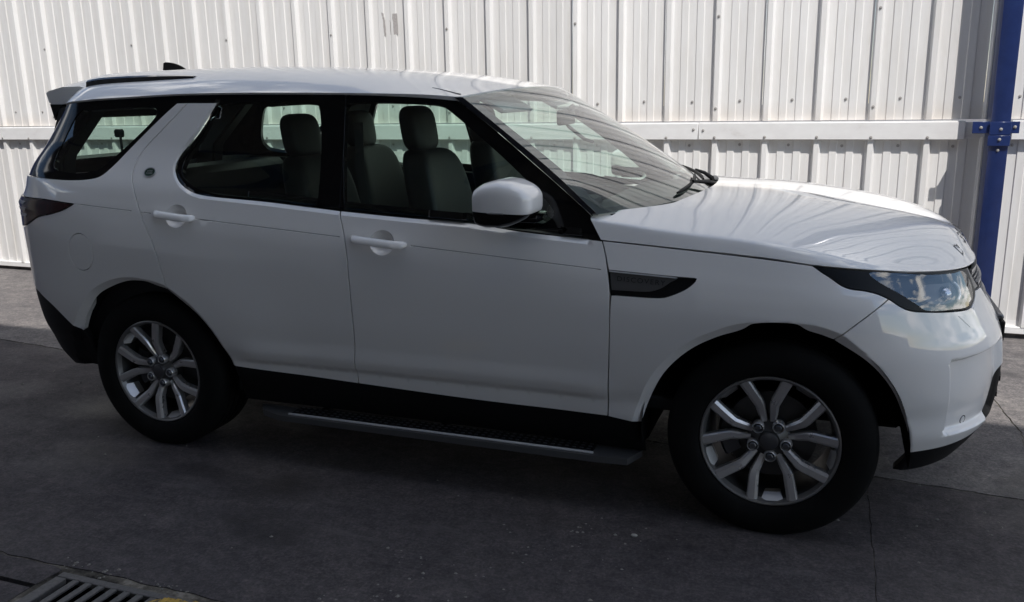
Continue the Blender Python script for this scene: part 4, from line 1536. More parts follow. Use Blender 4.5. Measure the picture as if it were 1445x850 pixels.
# printed black border on the inside of the glass
bm = bmesh.new()
gv = [[bm.verts.new(W_[i, j] - NW[i, j] * .004) for j in range(nu)] for i in range(nv)]
for i in range(nv - 1):
    for j in range(nu - 1):
        if i < 1 or i > nv - 3 or j < 1 or j > nu - 2:
            bm.faces.new((gv[i][j], gv[i][j + 1], gv[i + 1][j + 1], gv[i + 1][j]))
bmesh.ops.delete(bm, geom=[v for v in bm.verts if not v.link_faces], context='VERTS')
link_mesh('glass_border', bm_mesh('glass_border', bm, 60), M['frit'], ws)
# cowl under the glass foot
bm = bmesh.new()
ys = np.linspace(-.86, .86, 25)
A_, B_ = [], []
for y in ys:
    k = (abs(y) / .93) ** 2.0
    A_.append(bm.verts.new((base_c[0] - .003 - .29 * k, y, base_c[2] - .004 - .002 * k)))
    B_.append(bm.verts.new((-.28 - .34 * k, y, 1.150 - .01 * k)))
for i in range(24): bm.faces.new((A_[i], A_[i + 1], B_[i + 1], B_[i]))
link_mesh('cowl', bm_mesh('cowl', bm, 60), M['plastic'], car)


def ws_at(u, v, off=0.0):
    i, j = min(max(v, 0), .999) * (nv - 1), (min(max(u, -1), .999) + 1) / 2 * (nu - 1)
    i0, j0 = int(i), int(j)
    a, b_ = i - i0, j - j0
    G_ = W_ + NW * off
    return Vector((G_[i0, j0] * (1 - a) + G_[i0 + 1, j0] * a) * (1 - b_) + (G_[i0, j0 + 1] * (1 - a) + G_[i0 + 1, j0 + 1] * a) * b_)


# wipers parked along the foot of the glass
for (u0, v0), (u1, v1), pv in (((-.42, .035), (.16, .10), (.22, -.02)), ((.24, .045), (.86, .10), (.62, -.02))):
    wb = bmesh.new()
    pts = [ws_at(u0 + (u1 - u0) * k / 8, v0 + (v1 - v0) * k / 8, .014) for k in range(9)]
    add_tube(wb, pts, [.005] + [.009] * 7 + [.005], 6)
    wo = link_mesh('wiper', bm_mesh('wiper', wb, 60), M['plastic'], car)
    ab = bmesh.new()
    mid = ws_at((u0 + u1) / 2, (v0 + v1) / 2, .024)
    piv = Vector((base_c[0] + .06 - .25 * pv[0] ** 2, pv[0] * .9, base_c[2] - .02))
    add_tube(ab, [piv, piv + Vector((-.01, 0, .03)), mid.lerp(piv, .5) + Vector((.0, 0, .02)), mid], [.016, .013, .010, .007], 8)
    link_mesh('wiper_arm', bm_mesh('wiper_arm', ab, 60), M['plastic'], wo)

# --- headlights
lamp_out = outline('lamp_bot', 'lamp_bot2', 'lamp_end', [CU['lamp_end'][-1], (.8260, 1.0153), (.7311, 1.0210), (.5777, 1.0323), (.3513, 1.0511), (.1589, 1.0680)])
lens_out = loop([(.3683, 1.0379), (.4608, 1.0341), (.6045, 1.0172), (.7457, 1.0059), (.8309, 1.0000), (.8528, .9721), (.8500, .927), (.8263, .9007), (.7897, .8876), (.6848, .8923), (.5533, .9063), (.5266, .9251), (.4633, .9702), (.4130, 1.0003)])
hl = panel('headlight', M['lamp_black'], car, lamp_out, holes=[lens_out], gap=.0035, off=-.002, fine=False)
panel('lens', M['lens'], hl, lens_out, gap=-.003, off=-.001, depth=.004, fine=False)
hb = panel('lamp_housing', M['lamp_black'], hl, lens_out, gap=-.03, off=-.075, depth=.0, fine=False)
for sg, par in ((1, hl[0]), (-1, hl[1])):
    fl = Vector((1, sg, 1))
    # bezel, projector and the bright light guide
    V, N, F = skin(loop([(.60, .985), (.72, .985), (.79, .975), (.80, .945), (.775, .915), (.70, .912), (.62, .925), (.585, .955)]), gap=0, off=-.040, depth=.03, fine=False)
    v, n_, f = (V, N, F) if sg == 1 else flip_y(V, N, F)
    link_mesh('lamp_bezel', raw_mesh('lamp_bezel', v, f, n_), M['plate'], par)
    P, nn = surf(np.array(.715), np.array(.948)), surf_n(np.array(.715), np.array(.948))
    bm = bmesh.new()
    bmesh.ops.create_uvsphere(bm, u_segments=20, v_segments=12, radius=.030)
    o = link_mesh('projector', bm_mesh('projector', bm, 60), M['lamp_metal'], par)
    o.location = Vector(P - nn * .045) * 1
    o.location.y *= sg
    pts = []
    for k in range(15):
        a = -1.15 + 2.3 * k / 14
        s_, z_ = .742 + .050 * math.cos(a), .948 + .036 * math.sin(a)
        q = surf(np.array(s_), np.array(z_)) - surf_n(np.array(s_), np.array(z_)) * .022
        pts.append(Vector((q[0], q[1] * sg, q[2])))
    bm = bmesh.new()
    add_tube(bm, pts, .0055, 8)
    link_mesh('light_guide', bm_mesh('light_guide', bm, 60), M['white_lens'], par)

# --- grille
gr_half = outline([(S_F, .820), (1.25, .820), (1.13, .827), (1.095, .842)], '-grille_edge', [(.905, 1.0095), (.9575, 1.0065), (1.2, .9995), (S_F, .9965)])
V, N, F = skin(mirror_out(gr_half, nose), gap=.003, off=-.028, depth=.02, fine=False)
gr_o = link_mesh('grille', raw_mesh('grille', V, F, N), M['void'], car)
gs = outline('lamp_end', [CU['lamp_end'][-1], (.905, 1.0125)], 'grille_edge', [CU['grille_edge'][-1], (.965, .9225), (.8844, .9235)][0:1] + [(1.0475, .8655), (.965, .9215)], [(.965, .9215), (.8835, .9245)]) if False else None
gs = outline([(.889, .930), (.886, .97), (.885, 1.0095)], [(.885, 1.0095), (.899, 1.0090)], [(.899, 1.009), (.912, .968), (.945, .930)], [(.945, .930), (.889, .930)])
panel('grille_surround', M['gunmetal'], gr_o, gs, gap=.001, off=-.004, fine=False)
bm = bmesh.new()


def s_bar(pts, w, h, off):
    """a bar laid over the nose through (s, z) points"""
    ring = []
    for s_, z_ in pts:
        P = surf(np.array(s_), np.array(z_))
        nn = surf_n(np.array(s_), np.array(z_))
        up_ = np.array((0, 0, 1.0))
        a, b_ = P + nn * off, P + nn * (off - h)
        ring.append([bm.verts.new(a + up_ * w / 2), bm.verts.new(a - up_ * w / 2), bm.verts.new(b_ - up_ * w / 2), bm.verts.new(b_ + up_ * w / 2)])
    for i in range(len(ring) - 1):
        for k in range(4):
            bm.faces.new((ring[i][k], ring[i][(k + 1) % 4], ring[i + 1][(k + 1) % 4], ring[i + 1][k]))
    bm.faces.new(ring[0][::-1]); bm.faces.new(ring[-1])


def g_left(z): return float(np.interp(z, [.842, .865, .923, .968, 1.0], [1.10, 1.055, .975, .93, .92]))


for z_ in (.868, .938, .988):
    a = g_left(z_) + .01
    s_bar([(a + (nose(a) - a) * k / 24, z_) for k in range(25)], .013, .016, -.004)
link_mesh('grille_bar', bm_mesh('grille_bar', bm, 40), M['satin'], gr_o)
bm = bmesh.new()
for r_ in range(11):
    z_ = .832 + r_ * .0145
    a = g_left(z_) + .014
    k = 0
    s_ = S_F - .5 + (r_ % 2) * .0145
    while s_ < S_F + .5:
        if a < s_ < nose(a):
            P = surf(np.array(s_), np.array(z_)); nn = surf_n(np.array(s_), np.array(z_))
            tx = np.cross((0, 0, 1.0), nn); tx /= np.linalg.norm(tx)
            lo_, hi_ = [], []
            for q in range(6):
                an = q * math.pi / 3
                d = tx * .0125 * math.cos(an) + np.array((0, 0, 1)) * .0062 * math.sin(an)
                hi_.append(bm.verts.new(P + nn * -.010 + d)); lo_.append(bm.verts.new(P + nn * -.026 + d * 1.1))
            bm.faces.new(hi_)
            for q in range(6): bm.faces.new((hi_[q], lo_[q], lo_[(q + 1) % 6], hi_[(q + 1) % 6]))
        s_ += .029
tag(link_mesh('grille_mesh', bm_mesh('grille_mesh', bm, 40), M['satin'], gr_o), kind='stuff')
# lower intake bars and the plate carrier
bm = bmesh.new()
for z_ in (.45, .52): s_bar([(1.08 + (nose(1.08) - 1.08) * k / 20, z_) for k in range(21)], .02, .02, -.002)
link_mesh('intake_bar', bm_mesh('intake_bar', bm, 40), M['plastic'], car)
bm = bmesh.new()
add_box(bm, (.858, 0, .700), (.022, .52, .085), .004)
npl = link_mesh('plate_carrier', bm_mesh('plate_carrier', bm, 40), M['plastic'], car)
bm = bmesh.new()
add_box(bm, (.850, 0, .757), (.026, .50, .022), .006)
link_mesh('plate_lip', bm_mesh('plate_lip', bm, 40), M['gunmetal'], npl)

# --- sills, running boards, arch liners, underside
sill = outline([(-2.4728, .4476), (-2.44, .36), (-2.445, .27)], [(-2.445, .27), (-.478, .25)], [(-.478, .25), (-.482, .34), (-.496, .3912)], '-fen_bot', '-bot_f', '-bot_r')
panel('sill', M['plastic'], car, sill, gap=.002, off=-.008, fine=False)
for sg in (-1, 1):
    bm = bmesh.new()
    top = [(-2.37, .880), (-2.31, .955), (-2.20, .995), (-.665, .995), (-.54, .985), (-.50, .88)]
    add_prism(bm, [(x, sg * y) for x, y in top], .221, .248)
    bmesh.ops.recalc_face_normals(bm, faces=bm.faces[:])
    ro = link_mesh('running_board', bm_mesh('running_board', bm, 30), M['board'], car)
    for bx in (-2.05, -1.42, -.78):
        bm = bmesh.new()
        add_tube(bm, [Vector((bx, sg * .955, .222)), Vector((bx, sg * .80, .225)), Vector((bx, sg * .70, .30))], .022, 8)
        link_mesh('bracket', bm_mesh('bracket', bm, 50), M['plastic'], ro)
    bm = bmesh.new()
    add_box(bm, (-1.42, sg * .915, .250), (1.46, .085, .006), .002)
    tr = link_mesh('tread', bm_mesh('tread', bm, 40), M['plastic'], ro)
    bm = bmesh.new()
    for i in range(46):
        for j in range(3):
            add_box(bm, (-2.13 + i * .0315, sg * (.888 + j * .026 + (i % 2) * .004), .2545), (.016, .008, .003))
    tag(link_mesh('tread_stud', bm_mesh('tread_stud', bm), M['gunmetal'], ro), kind='stuff')
    bm = bmesh.new()
    add_box(bm, (-1.42, sg * .972, .2515), (1.47, .012, .008), .002)
    link_mesh('edge_strip', bm_mesh('edge_strip', bm, 40), M['bright_trim'], ro)
for hx in (0, -WB):
    for sg in (-1, 1):
        bm = bmesh.new()
        R0 = .492
        inner, outer = [], []
        for k in range(33):
            a = math.radians(-6 + (194 if hx == 0 else 172) * k / 32)
            inner.append(bm.verts.new((hx + R0 * math.cos(a), sg * .50, HUBZ + R0 * math.sin(a))))
            outer.append(bm.verts.new((hx + R0 * math.cos(a), sg * .955, HUBZ + R0 * math.sin(a))))
        for k in range(32): bm.faces.new((inner[k], inner[k + 1], outer[k + 1], outer[k]))
        c = bm.verts.new((hx, sg * .50, HUBZ))
        for k in range(32): bm.faces.new((inner[k], c, inner[k + 1]))
        link_mesh('wheel_liner', bm_mesh('wheel_liner', bm, 60), M['void'], car)
bm = bmesh.new()
add_box(bm, (-1.46, 0, .34), (1.94, 1.66, .16), .02)
add_box(bm, (-1.65, 0, .36), (4.30, .90, .13), .02)
link_mesh('underbody', bm_mesh('underbody', bm, 40), M['void'], car)
bm = bmesh.new()
add_box(bm, (.10, 0, .72), (.95, 1.0, .60), .05)
link_mesh('engine', bm_mesh('engine', bm, 40), M['void'], car)

# --- wheels
seg = 72
YO = -.955                                    # plane of the rim flange
bm = bmesh.new()
tp = [(.262, -.000), (.268, -.012), (.285, -.022), (.315, -.026), (.350, -.022), (.372, -.010), (.3855, .004), (.3905, .020)]
for c in (.062, .105, .150, .193):
    tp += [(.3915, c - .006), (.3835, c - .005), (.3835, c + .005), (.3915, c + .006)]
tp += [(.3905, .235), (.3855, .250), (.372, .262), (.33, .276), (.285, .270), (.262, .25)]
add_lathe(bm, tp, seg)
tyre_me = bm_mesh('tyre', bm, 35)
bm = bmesh.new()
rp = [(.2565, .012), (.2605, .000), (.2600, -.004), (.2560, -.006), (.2500, -.003), (.2455, .010), (.236, .030), (.229, .060), (.224, .12), (.226, .215), (.2365, .225)]
add_lathe(bm, rp, seg)
rim_me = bm_mesh('rim_barrel', bm, 40)
bm = bmesh.new()
add_lathe(bm, [(.2570, .010), (.2612, -.001), (.2606, -.0055), (.2560, -.0075), (.2490, -.0042), (.2440, .010), (.2405, .018)], seg)
lip_me = bm_mesh('rim_lip', bm, 40)
DEEP = lambda r: .030 * (1 - min(1, max(0, (r - .03) / .2))) - .004 + .018 * math.exp(-((r - .05) / .05) ** 2)


def spoke_mesh():
    """one Y spoke along +Z: a stem at the hub that splits into two kinked arms"""
    bm = bmesh.new()
    def arm(sg):
        # centre line (lateral, radial), half width
        pth = [(.0105, .040, .0095), (.0165, .072, .0130), (.0220, .105, .0155), (.0270, .140, .0178), (.0335, .156, .0192), (.0580, .200, .0198), (.0785, .2365, .0212)]
        rings = []
        for i, (x, r, hw) in enumerate(pth):
            a, c = pth[max(i - 1, 0)], pth[min(i + 1, len(pth) - 1)]
            t = Vector((c[0] - a[0], 0, c[1] - a[1])).normalized()
            q = Vector((t.z, 0, -t.x))
            y = DEEP(r)
            base = Vector((x, 0, r))
            pr = [(-hw, y + .034), (-hw, y + .006), (-hw * .72, y - .001), (hw * .45, y), (hw, y + .008), (hw, y + .036)]
            rings.append([bm.verts.new(Vector(((base + q * k).x * sg, yy, (base + q * k).z))) for k, yy in pr])
        n_ = 6
        for i in range(len(rings) - 1):
            for k in range(n_ - 1):
                bm.faces.new((rings[i][k], rings[i][k + 1], rings[i + 1][k + 1], rings[i + 1][k]))
            bm.faces.new((rings[i][n_ - 1], rings[i][0], rings[i + 1][0], rings[i + 1][n_ - 1]))
        bm.faces.new(rings[0]); bm.faces.new(rings[-1])
    arm(1); arm(-1)
    # the wedge at the rim between this spoke's arms and its neighbour's
    me = bm_mesh('spoke', bm, 24)
    return me


spoke_me = spoke_mesh()
bm = bmesh.new()
wedge = [(-.030, .222, .040), (.030, .222, .040), (.044, .2445, .006), (-.044, .2445, .006)]
w_t = [bm.verts.new((x, y, r)) for x, r, y in wedge]
w_b = [bm.verts.new((x, y + .04, r + .004)) for x, r, y in wedge]
bm.faces.new(w_t)
for k in range(4): bm.faces.new((w_t[k], w_b[k], w_b[(k + 1) % 4], w_t[(k + 1) % 4]))
wedge_me = bm_mesh('rim_facet', bm, 30)
bm = bmesh.new()
hp = [(.0001, .008), (.034, .008), (.0365, .013), (.040, .012), (.050, .022), (.078, .040), (.084, .055), (.084, .10)]
add_lathe(bm, hp, 40)
hub_me = bm_mesh('hub', bm, 30)
bm = bmesh.new()
add_lathe(bm, [(.0001, .003), (.029, .003), (.0335, .0055), (.0345, .011)], 32)
cap_me = bm_mesh('hub_cap', bm, 40)
bm = bmesh.new()
add_lathe(bm, [(.0001, .006), (.011, .006), (.0140, .009), (.0140, .045)], 6)
nut_me = bm_mesh('lug_nut', bm, 30)
bm = bmesh.new()
add_lathe(bm, [(.0150, .034), (.0172, .012), (.0195, .0100), (.0225, .013), (.0240, .045)], 24)
ring_me = bm_mesh('nut_seat', bm, 50)
bm = bmesh.new()
add_lathe(bm, [(.06, .085), (.09, .088), (.172, .088), (.173, .112), (.09, .112)], 56)
disc_me = bm_mesh('brake_disc', bm, 30)


def caliper_mesh():
    bm = bmesh.new()
    n_ = 9
    rings = []
    for k in range(n_):
        a = math.radians(150 + 62 * k / (n_ - 1))
        c, s_ = math.cos(a), math.sin(a)
        rings.append([bm.verts.new((r * c, y, r * s_)) for r, y in ((.125, .072), (.185, .066), (.198, .085), (.198, .13), (.125, .13))])
    for i in range(n_ - 1):
        for k in range(5): bm.faces.new((rings[i][k], rings[i][(k + 1) % 5], rings[i + 1][(k + 1) % 5], rings[i + 1][k]))
    bm.faces.new(rings[0]); bm.faces.new(rings[-1])
    me = bm_mesh('brake_caliper', bm, 30)
    return me


cal_me = caliper_mesh()
for wi, (hx, sg) in enumerate(((0, 1), (-WB, 1), (0, -1), (-WB, -1))):
    ph = math.radians(95.5 if wi == 0 else 104)
    w = link_mesh('wheel', rim_me, M['barrel'], car)
    w.location = (hx, YO * sg, HUBZ)
    if sg == -1: w.rotation_euler = (0, 0, math.pi)
    w.matrix_parent_inverse = Matrix.Translation(-Vector(car.location))
    link_mesh('tyre', tyre_me, M['tyre'], w)
    link_mesh('rim_lip', lip_me, M['lip'], w)
    link_mesh('hub', hub_me, M['barrel'], w)
    link_mesh('hub_cap', cap_me, M['gunmetal'], w)
    link_mesh('brake_disc', disc_me, M['steel'], w)
    link_mesh('brake_caliper', cal_me, M['gunmetal'], w)
    for k in range(5):
        a = ph - k * 2 * math.pi / 5
        o = link_mesh('spoke', spoke_me, M['alloy'], w)
        o.rotation_euler = (0, math.pi / 2 - a, 0)
        o = link_mesh('rim_facet', wedge_me, M['alloy'], w)
        o.rotation_euler = (0, math.pi / 2 - a + math.pi / 5, 0)
        al = a - math.pi / 5
        for me, mat in ((nut_me, M['gunmetal']), (ring_me, M['alloy'])):
            o = link_mesh(me.name, me, mat, w)
            o.location = (.064 * math.cos(al), -.004, .064 * math.sin(al))

# --- door handles
for cx, (x0, z0, x1, z1), par in ((CUPS[0][0], (-2.802, 1.178, -2.574, 1.158), rd), (CUPS[1][0], (-1.755, 1.1005, -1.492, 1.0795), fd)):
    V, F = [], []
    n_ = 22
    rings = []
    ya, yb = surf(np.array(x0 - .01), np.array(z0 + .012))[1], surf(np.array(x1 + .01), np.array(z1 + .012))[1]
    for k in range(n_ + 1):
        t = k / n_
        x, z = x0 + (x1 - x0) * t, z0 + (z1 - z0) * t
        P = (0, ya + (yb - ya) * t)
        off = .004 + .030 * min(1, 5 * t, 5 * (1 - t)) ** .6
        hgt = .0165 * (1 - .15 * abs(2 * t - 1) ** 6) * (.55 if k in (0, n_) else 1)
        th = .012
        cen = np.array((x, P[1] - off, z))
        rings.append([cen + np.array((0, -th * math.cos(a) * (.8 if k in (0, n_) else 1) + .5 * hgt * math.sin(a), hgt * math.copysign(abs(math.sin(a)) ** .6, math.sin(a)))) for a in np.arange(12) * math.pi / 6])
    for sg, pr in ((1, par[0]), (-1, par[1])):
        bm = bmesh.new()
        rv = [[bm.verts.new(q * np.array((1, sg, 1))) for q in r_] for r_ in rings]
        for i in range(n_):
            for k in range(12): bm.faces.new((rv[i][k], rv[i][(k + 1) % 12], rv[i + 1][(k + 1) % 12], rv[i + 1][k]))
        bm.faces.new(rv[0]); bm.faces.new(rv[-1])
        link_mesh('door_handle', bm_mesh('door_handle', bm, 50), M['paint'], pr)

# --- fender vent
vent_out = outline(vent_notch, [vent_notch[-1], vent_notch[0]])
vp = panel('fender_vent', M['plastic'], fen, vent_out, gap=.001, off=-.012, depth=.02, fine=False)
panel('vent_plate', M['plate'], fen, outline(CU['vent_plate'], [CU['vent_plate'][-1], CU['vent_plate'][0]]), gap=.001, off=-.005, depth=.006, fine=False)
tp_ = [(a + .002, b_ + .0005) for a, b_ in CU['vent'][:2]]
panel('vent_trim', M['bright_trim'], fen, outline([(-.6225, 1.0185), (-.357, 1.0065)], [(-.357, 1.0065), (-.365, 1.002)], [(-.365, 1.002), (-.6225, 1.0135)], [(-.6225, 1.0135), (-.6225, 1.0185)]), gap=0, off=.001, depth=.01, fine=False)


def text_mesh(name, body, size, depth):
    cu = bpy.data.curves.new(name, 'FONT')
    cu.body = body
    cu.size = size
    cu.extrude = depth
    cu.align_x = 'CENTER'
    cu.align_y = 'CENTER'
    cu.space_character = 1.25
    o = bpy.data.objects.new(name, cu)
    COL.objects.link(o)
    dg = bpy.context.evaluated_depsgraph_get()
    me = bpy.data.meshes.new_from_object(o.evaluated_get(dg))
    bpy.data.objects.remove(o)
    bpy.data.curves.remove(cu)
    me.name = name
    return me


def lay_text(name, body, size, s0, z0, slope, off, mat, parent, sg=1, sx_=1.0):
    me = text_mesh(name, body, size, .0008)
    for v in me.vertices:
        u, w, h = v.co.x * sx_, v.co.y, v.co.z
        s_ = s0 + sg * u
        z_ = z0 + w + slope * u * sg
        P = surf(np.array(s_), np.array(z_)) + surf_n(np.array(s_), np.array(z_)) * (off + h)
        v.co = (P[0], P[1] * sg, P[2])
    return link_mesh(name, me, mat, parent)


for sg, par in ((1, fen[0]), (-1, fen[1])):
    lay_text('lettering', 'DISCOVERY', .026, -.497, .9855, -.036, -.0042, M['trim'], par, sg, 1.15)
# oval badge on the rear door's pillar
for sg, par in ((1, rd[0]), (-1, rd[1])):
    V, N, F = skin(circle(-2.872, 1.3585, .030, .0185), gap=0, off=.004, depth=.006, fine=False)
    v, n_, f = (V, N, F) if sg == 1 else flip_y(V, N, F)
    bo = link_mesh('badge', raw_mesh('badge', v, f, n_), M['badge'], par)
    V, N, F = skin(circle(-2.872, 1.3585, .033, .0215), holes=[circle(-2.872, 1.3585, .0295, .018)], gap=0, off=.005, depth=.006, fine=False)
    v, n_, f = (V, N, F) if sg == 1 else flip_y(V, N, F)
    link_mesh('badge_rim', raw_mesh('badge_rim', v, f, n_), M['satin'], par)
    lay_text('badge_lettering', 'LAND', .010, -2.872, 1.3635, 0, .0045, M['satin'], par, sg)
    lay_text('badge_lettering', 'ROVER', .010, -2.872, 1.3530, 0, .0045, M['satin'], par, sg)

# letters along the front of the hood
hx_, hy_ = HH[..., 0], HH[..., 1]


def hood_at(x, y):
    d = (hx_ - x) ** 2 + (hy_ - y) ** 2
    k = np.argsort(d.ravel())[:4]
    w = 1 / (d.ravel()[k] + 1e-6)
    return float((HH[..., 2].ravel()[k] * w).sum() / w.sum())


def hood_front(y):
    P = surf(np.linspace(.3, S_F, 200), np.full(200, 1.003))
    return float(np.interp(-abs(y), P[:, 1], P[:, 0]))


for k_, ch in enumerate('DISCOVERY'):
    me = text_mesh('letter', ch, .050, .0012)
    yc = (k_ - 4) * .105
    for v in me.vertices:
        u, w, h = yc + v.co.x * 1.5, v.co.y, v.co.z
        x = hood_front(u) - .055 - w * 1.1
        v.co = (x, u, hood_at(x, u) + .0015 + h)
    link_mesh('letter', me, M['gunmetal'], hood)

# --- mirrors
for sg in (1, -1):
    def shape(p):
        # the glass side is cut flat, the other side comes to a rounded nose lower down
        x, y, z = p
        f = min(1, max(0, (x + .098) / .22))
        if z > 0: z *= np.interp(f, [0, .15, .40, .62, .85, 1], [.70, .86, 1.0, .93, .72, .52])
        else: z *= np.interp(f, [0, .5, 1], [1, .97, .55])
        y = y * (1 - .25 * max(0, f - .4))
        return Vector((max(x, -.098), y, z))
    mc = (-1.000, -1.078 * sg, 1.285)
    me = superell('mirror_cap', mc, (.122, .130, .092), (.42, .48), (48, 32), shape)
    # split the shell at the trim line: white cap above, black foot below
    bm = bmesh.new(); bm.from_mesh(me)
    bm2 = bm.copy()
    pl = (Vector((mc[0], 0, 1.256)), Vector((.05, 0, 1)).normalized())
    for b_, inner in ((bm, True), (bm2, False)):
        r = bmesh.ops.bisect_plane(b_, geom=b_.verts[:] + b_.edges[:] + b_.faces[:], plane_co=pl[0], plane_no=pl[1], clear_inner=inner, clear_outer=not inner)
        es = [e for e in r['geom_cut'] if isinstance(e, bmesh.types.BMEdge)]
        bmesh.ops.edgeloop_fill(b_, edges=es)
    for v in bm2.verts:
        v.co = Vector((mc[0] + (v.co.x - mc[0]) * .985 , mc[1] + (v.co.y - mc[1]) * .985, v.co.z - .001))
    cap = link_mesh('mirror', bm_mesh('mirror', bm, 45), M['paint'], car)
    link_mesh('mirror_foot', bm_mesh('mirror_foot', bm2, 45), M['gloss_black'], cap)
    bm = bmesh.new()
    add_box(bm, (-.960, -.965 * sg, 1.215), (.13, .14, .035), .012, 2)
    link_mesh('mirror_arm', bm_mesh('mirror_arm', bm, 40), M['gloss_black'], cap)
    bm = bmesh.new()
    add_box(bm, (-1.099, -1.078 * sg, 1.275), (.004, .20, .10), .001)
    link_mesh('mirror_glass', bm_mesh('mirror_glass', bm, 40), M['chrome'], cap)
    bm = bmesh.new()
    pts = [Vector((-1.08 + .11 * k / 6, (-1.078 - .131 * math.sin(min(1, .62 + .07 * k) * 1.57)) * sg, 1.2565)) for k in range(7)]
    add_tube(bm, pts, .004, 6)
    link_mesh('indicator', bm_mesh('indicator', bm, 60), M['satin'], cap)

# --- roof spoiler, roof blades, aerial
bm = bmesh.new()
ys = np.linspace(-.66, .66, 23)
rings = []
for y in ys:
    e = abs(y) / .66
    xt = -3.80 + .07 * e ** 2
    zt = 1.768 - .022 * e ** 2
    zr = roof_at(-3.47, y) + .006
    rings.append([bm.verts.new(q) for q in ((-3.44, y, zr - .012), (-3.50, y, zr), ((-3.5 + xt) / 2, y, (zr + zt) / 2 + .010), (xt + .02, y, zt + .003), (xt, y, zt - .008), (xt + .012, y, zt - .055), (xt + .03, y, zt - .065), (-3.62, y, 1.69 - .01 * e))])
for i in range(len(rings) - 1):
    for k in range(8): bm.faces.new((rings[i][k], rings[i][(k + 1) % 8], rings[i + 1][(k + 1) % 8], rings[i + 1][k]))
bm.faces.new(rings[0]); bm.faces.new(rings[-1])
spo = link_mesh('spoiler', bm_mesh('spoiler', bm, 35), M['paint'], car)
bm = bmesh.new()
rings = []
for y in ys:
    e = abs(y) / .66
    xt = -3.785 + .07 * e ** 2
    z0 = 1.705 - .022 * e ** 2
    yy = y * .985
    rings.append([bm.verts.new(q) for q in ((xt - .010, yy, z0), (-3.64, yy, 1.68), (-3.70, yy, 1.62), (xt + .01, yy, z0 - .085))])
for i in range(len(rings) - 1):
    for k in range(4): bm.faces.new((rings[i][k], rings[i][(k + 1) % 4], rings[i + 1][(k + 1) % 4], rings[i + 1][k]))
bm.faces.new(rings[0]); bm.faces.new(rings[-1])
link_mesh('spoiler_underside', bm_mesh('spoiler_underside', bm, 35), M['gloss_black'], spo)
for sg in (-1, 1):
    bm = bmesh.new()
    rings = []
    for k in range(25):
        t = k / 24
        x = -3.445 + .66 * t
        h = .020 * (1 - t ** 3) + .002
        y = .655 - .02 * t
        z = roof_at(x, y) + .004
        rings.append([bm.verts.new((x, sg * (y + .014), z - .014)), bm.verts.new((x, sg * (y + .010), z + h * .6)), bm.verts.new((x, sg * y, z + h)), bm.verts.new((x, sg * (y - .02), z + h * .8)), bm.verts.new((x, sg * (y - .03), z - .01))])
    for i in range(24):
        for k in range(4): bm.faces.new((rings[i][k], rings[i][k + 1], rings[i + 1][k + 1], rings[i + 1][k]))
    bm.faces.new(rings[0]); bm.faces.new(rings[-1])
    link_mesh('roof_blade', bm_mesh('roof_blade', bm, 40), M['navy_black'], roof)
bm = bmesh.new()
rings = []
zb = roof_at(-3.45, 0)
for k in range(14):
    t = k / 13
    x = -3.520 + .19 * t
    h = .085 * (1 - t ** 2.2) ** .8 * (1 if k else .93) + .003
    wv = .022 * (1 - .75 * t) + .004
    rings.append([bm.verts.new((x + dx, yv, zb - .012 + zz)) for yv, zz, dx in ((-wv, 0, 0), (-wv * .75, h * .5, 0), (-wv * .25, h * .95, -.004), (wv * .25, h * .95, -.004), (wv * .75, h * .5, 0), (wv, 0, 0))])
for i in range(13):
    for k in range(5): bm.faces.new((rings[i][k], rings[i][k + 1], rings[i + 1][k + 1], rings[i + 1][k]))
bm.faces.new(rings[0]); bm.faces.new(rings[-1])
link_mesh('aerial', bm_mesh('aerial', bm, 50), M['gloss_black'], car)

# --- cabin
bm = bmesh.new()
add_box(bm, (-2.0, 0, .45), (3.3, 1.70, .06), .01)
link_mesh('cabin_floor', bm_mesh('cabin_floor', bm, 40), M['trim'], car)
for sg in (-1, 1):
    bm = bmesh.new()
    pts = [(-3.55, .50), (-.62, .50), (-.62, 1.10), (-.95, 1.14), (-1.8, 1.205), (-2.5, 1.255), (-3.0, 1.30), (-3.62, 1.31)]
    add_prism(bm, [(x, z) for x, z in pts], sg * .84, sg * .88, 'y')
    link_mesh('door_lining', bm_mesh('door_lining', bm, 40), M['trim'], car)
bm = bmesh.new()
add_box(bm, (-3.45, 0, 1.0), (.30, 1.66, .62), .04)
link_mesh('load_cover', bm_mesh('load_cover', bm, 40), M['trim'], car)
for sg in (-1, 1):
    bm = bmesh.new()
    add_prism(bm, [(-3.40, 1.67), (-3.68, 1.40), (-3.70, 1.28), (-3.86, 1.28), (-3.66, 1.67)], sg * .56, sg * .66, 'y')
    bmesh.ops.recalc_face_normals(bm, faces=bm.faces[:])
    bmesh.ops.bevel(bm, geom=bm.edges[:], offset=.012, segments=2, affect='EDGES')
    link_mesh('pillar_trim', bm_mesh('pillar_trim', bm, 40), M['trim'], car)
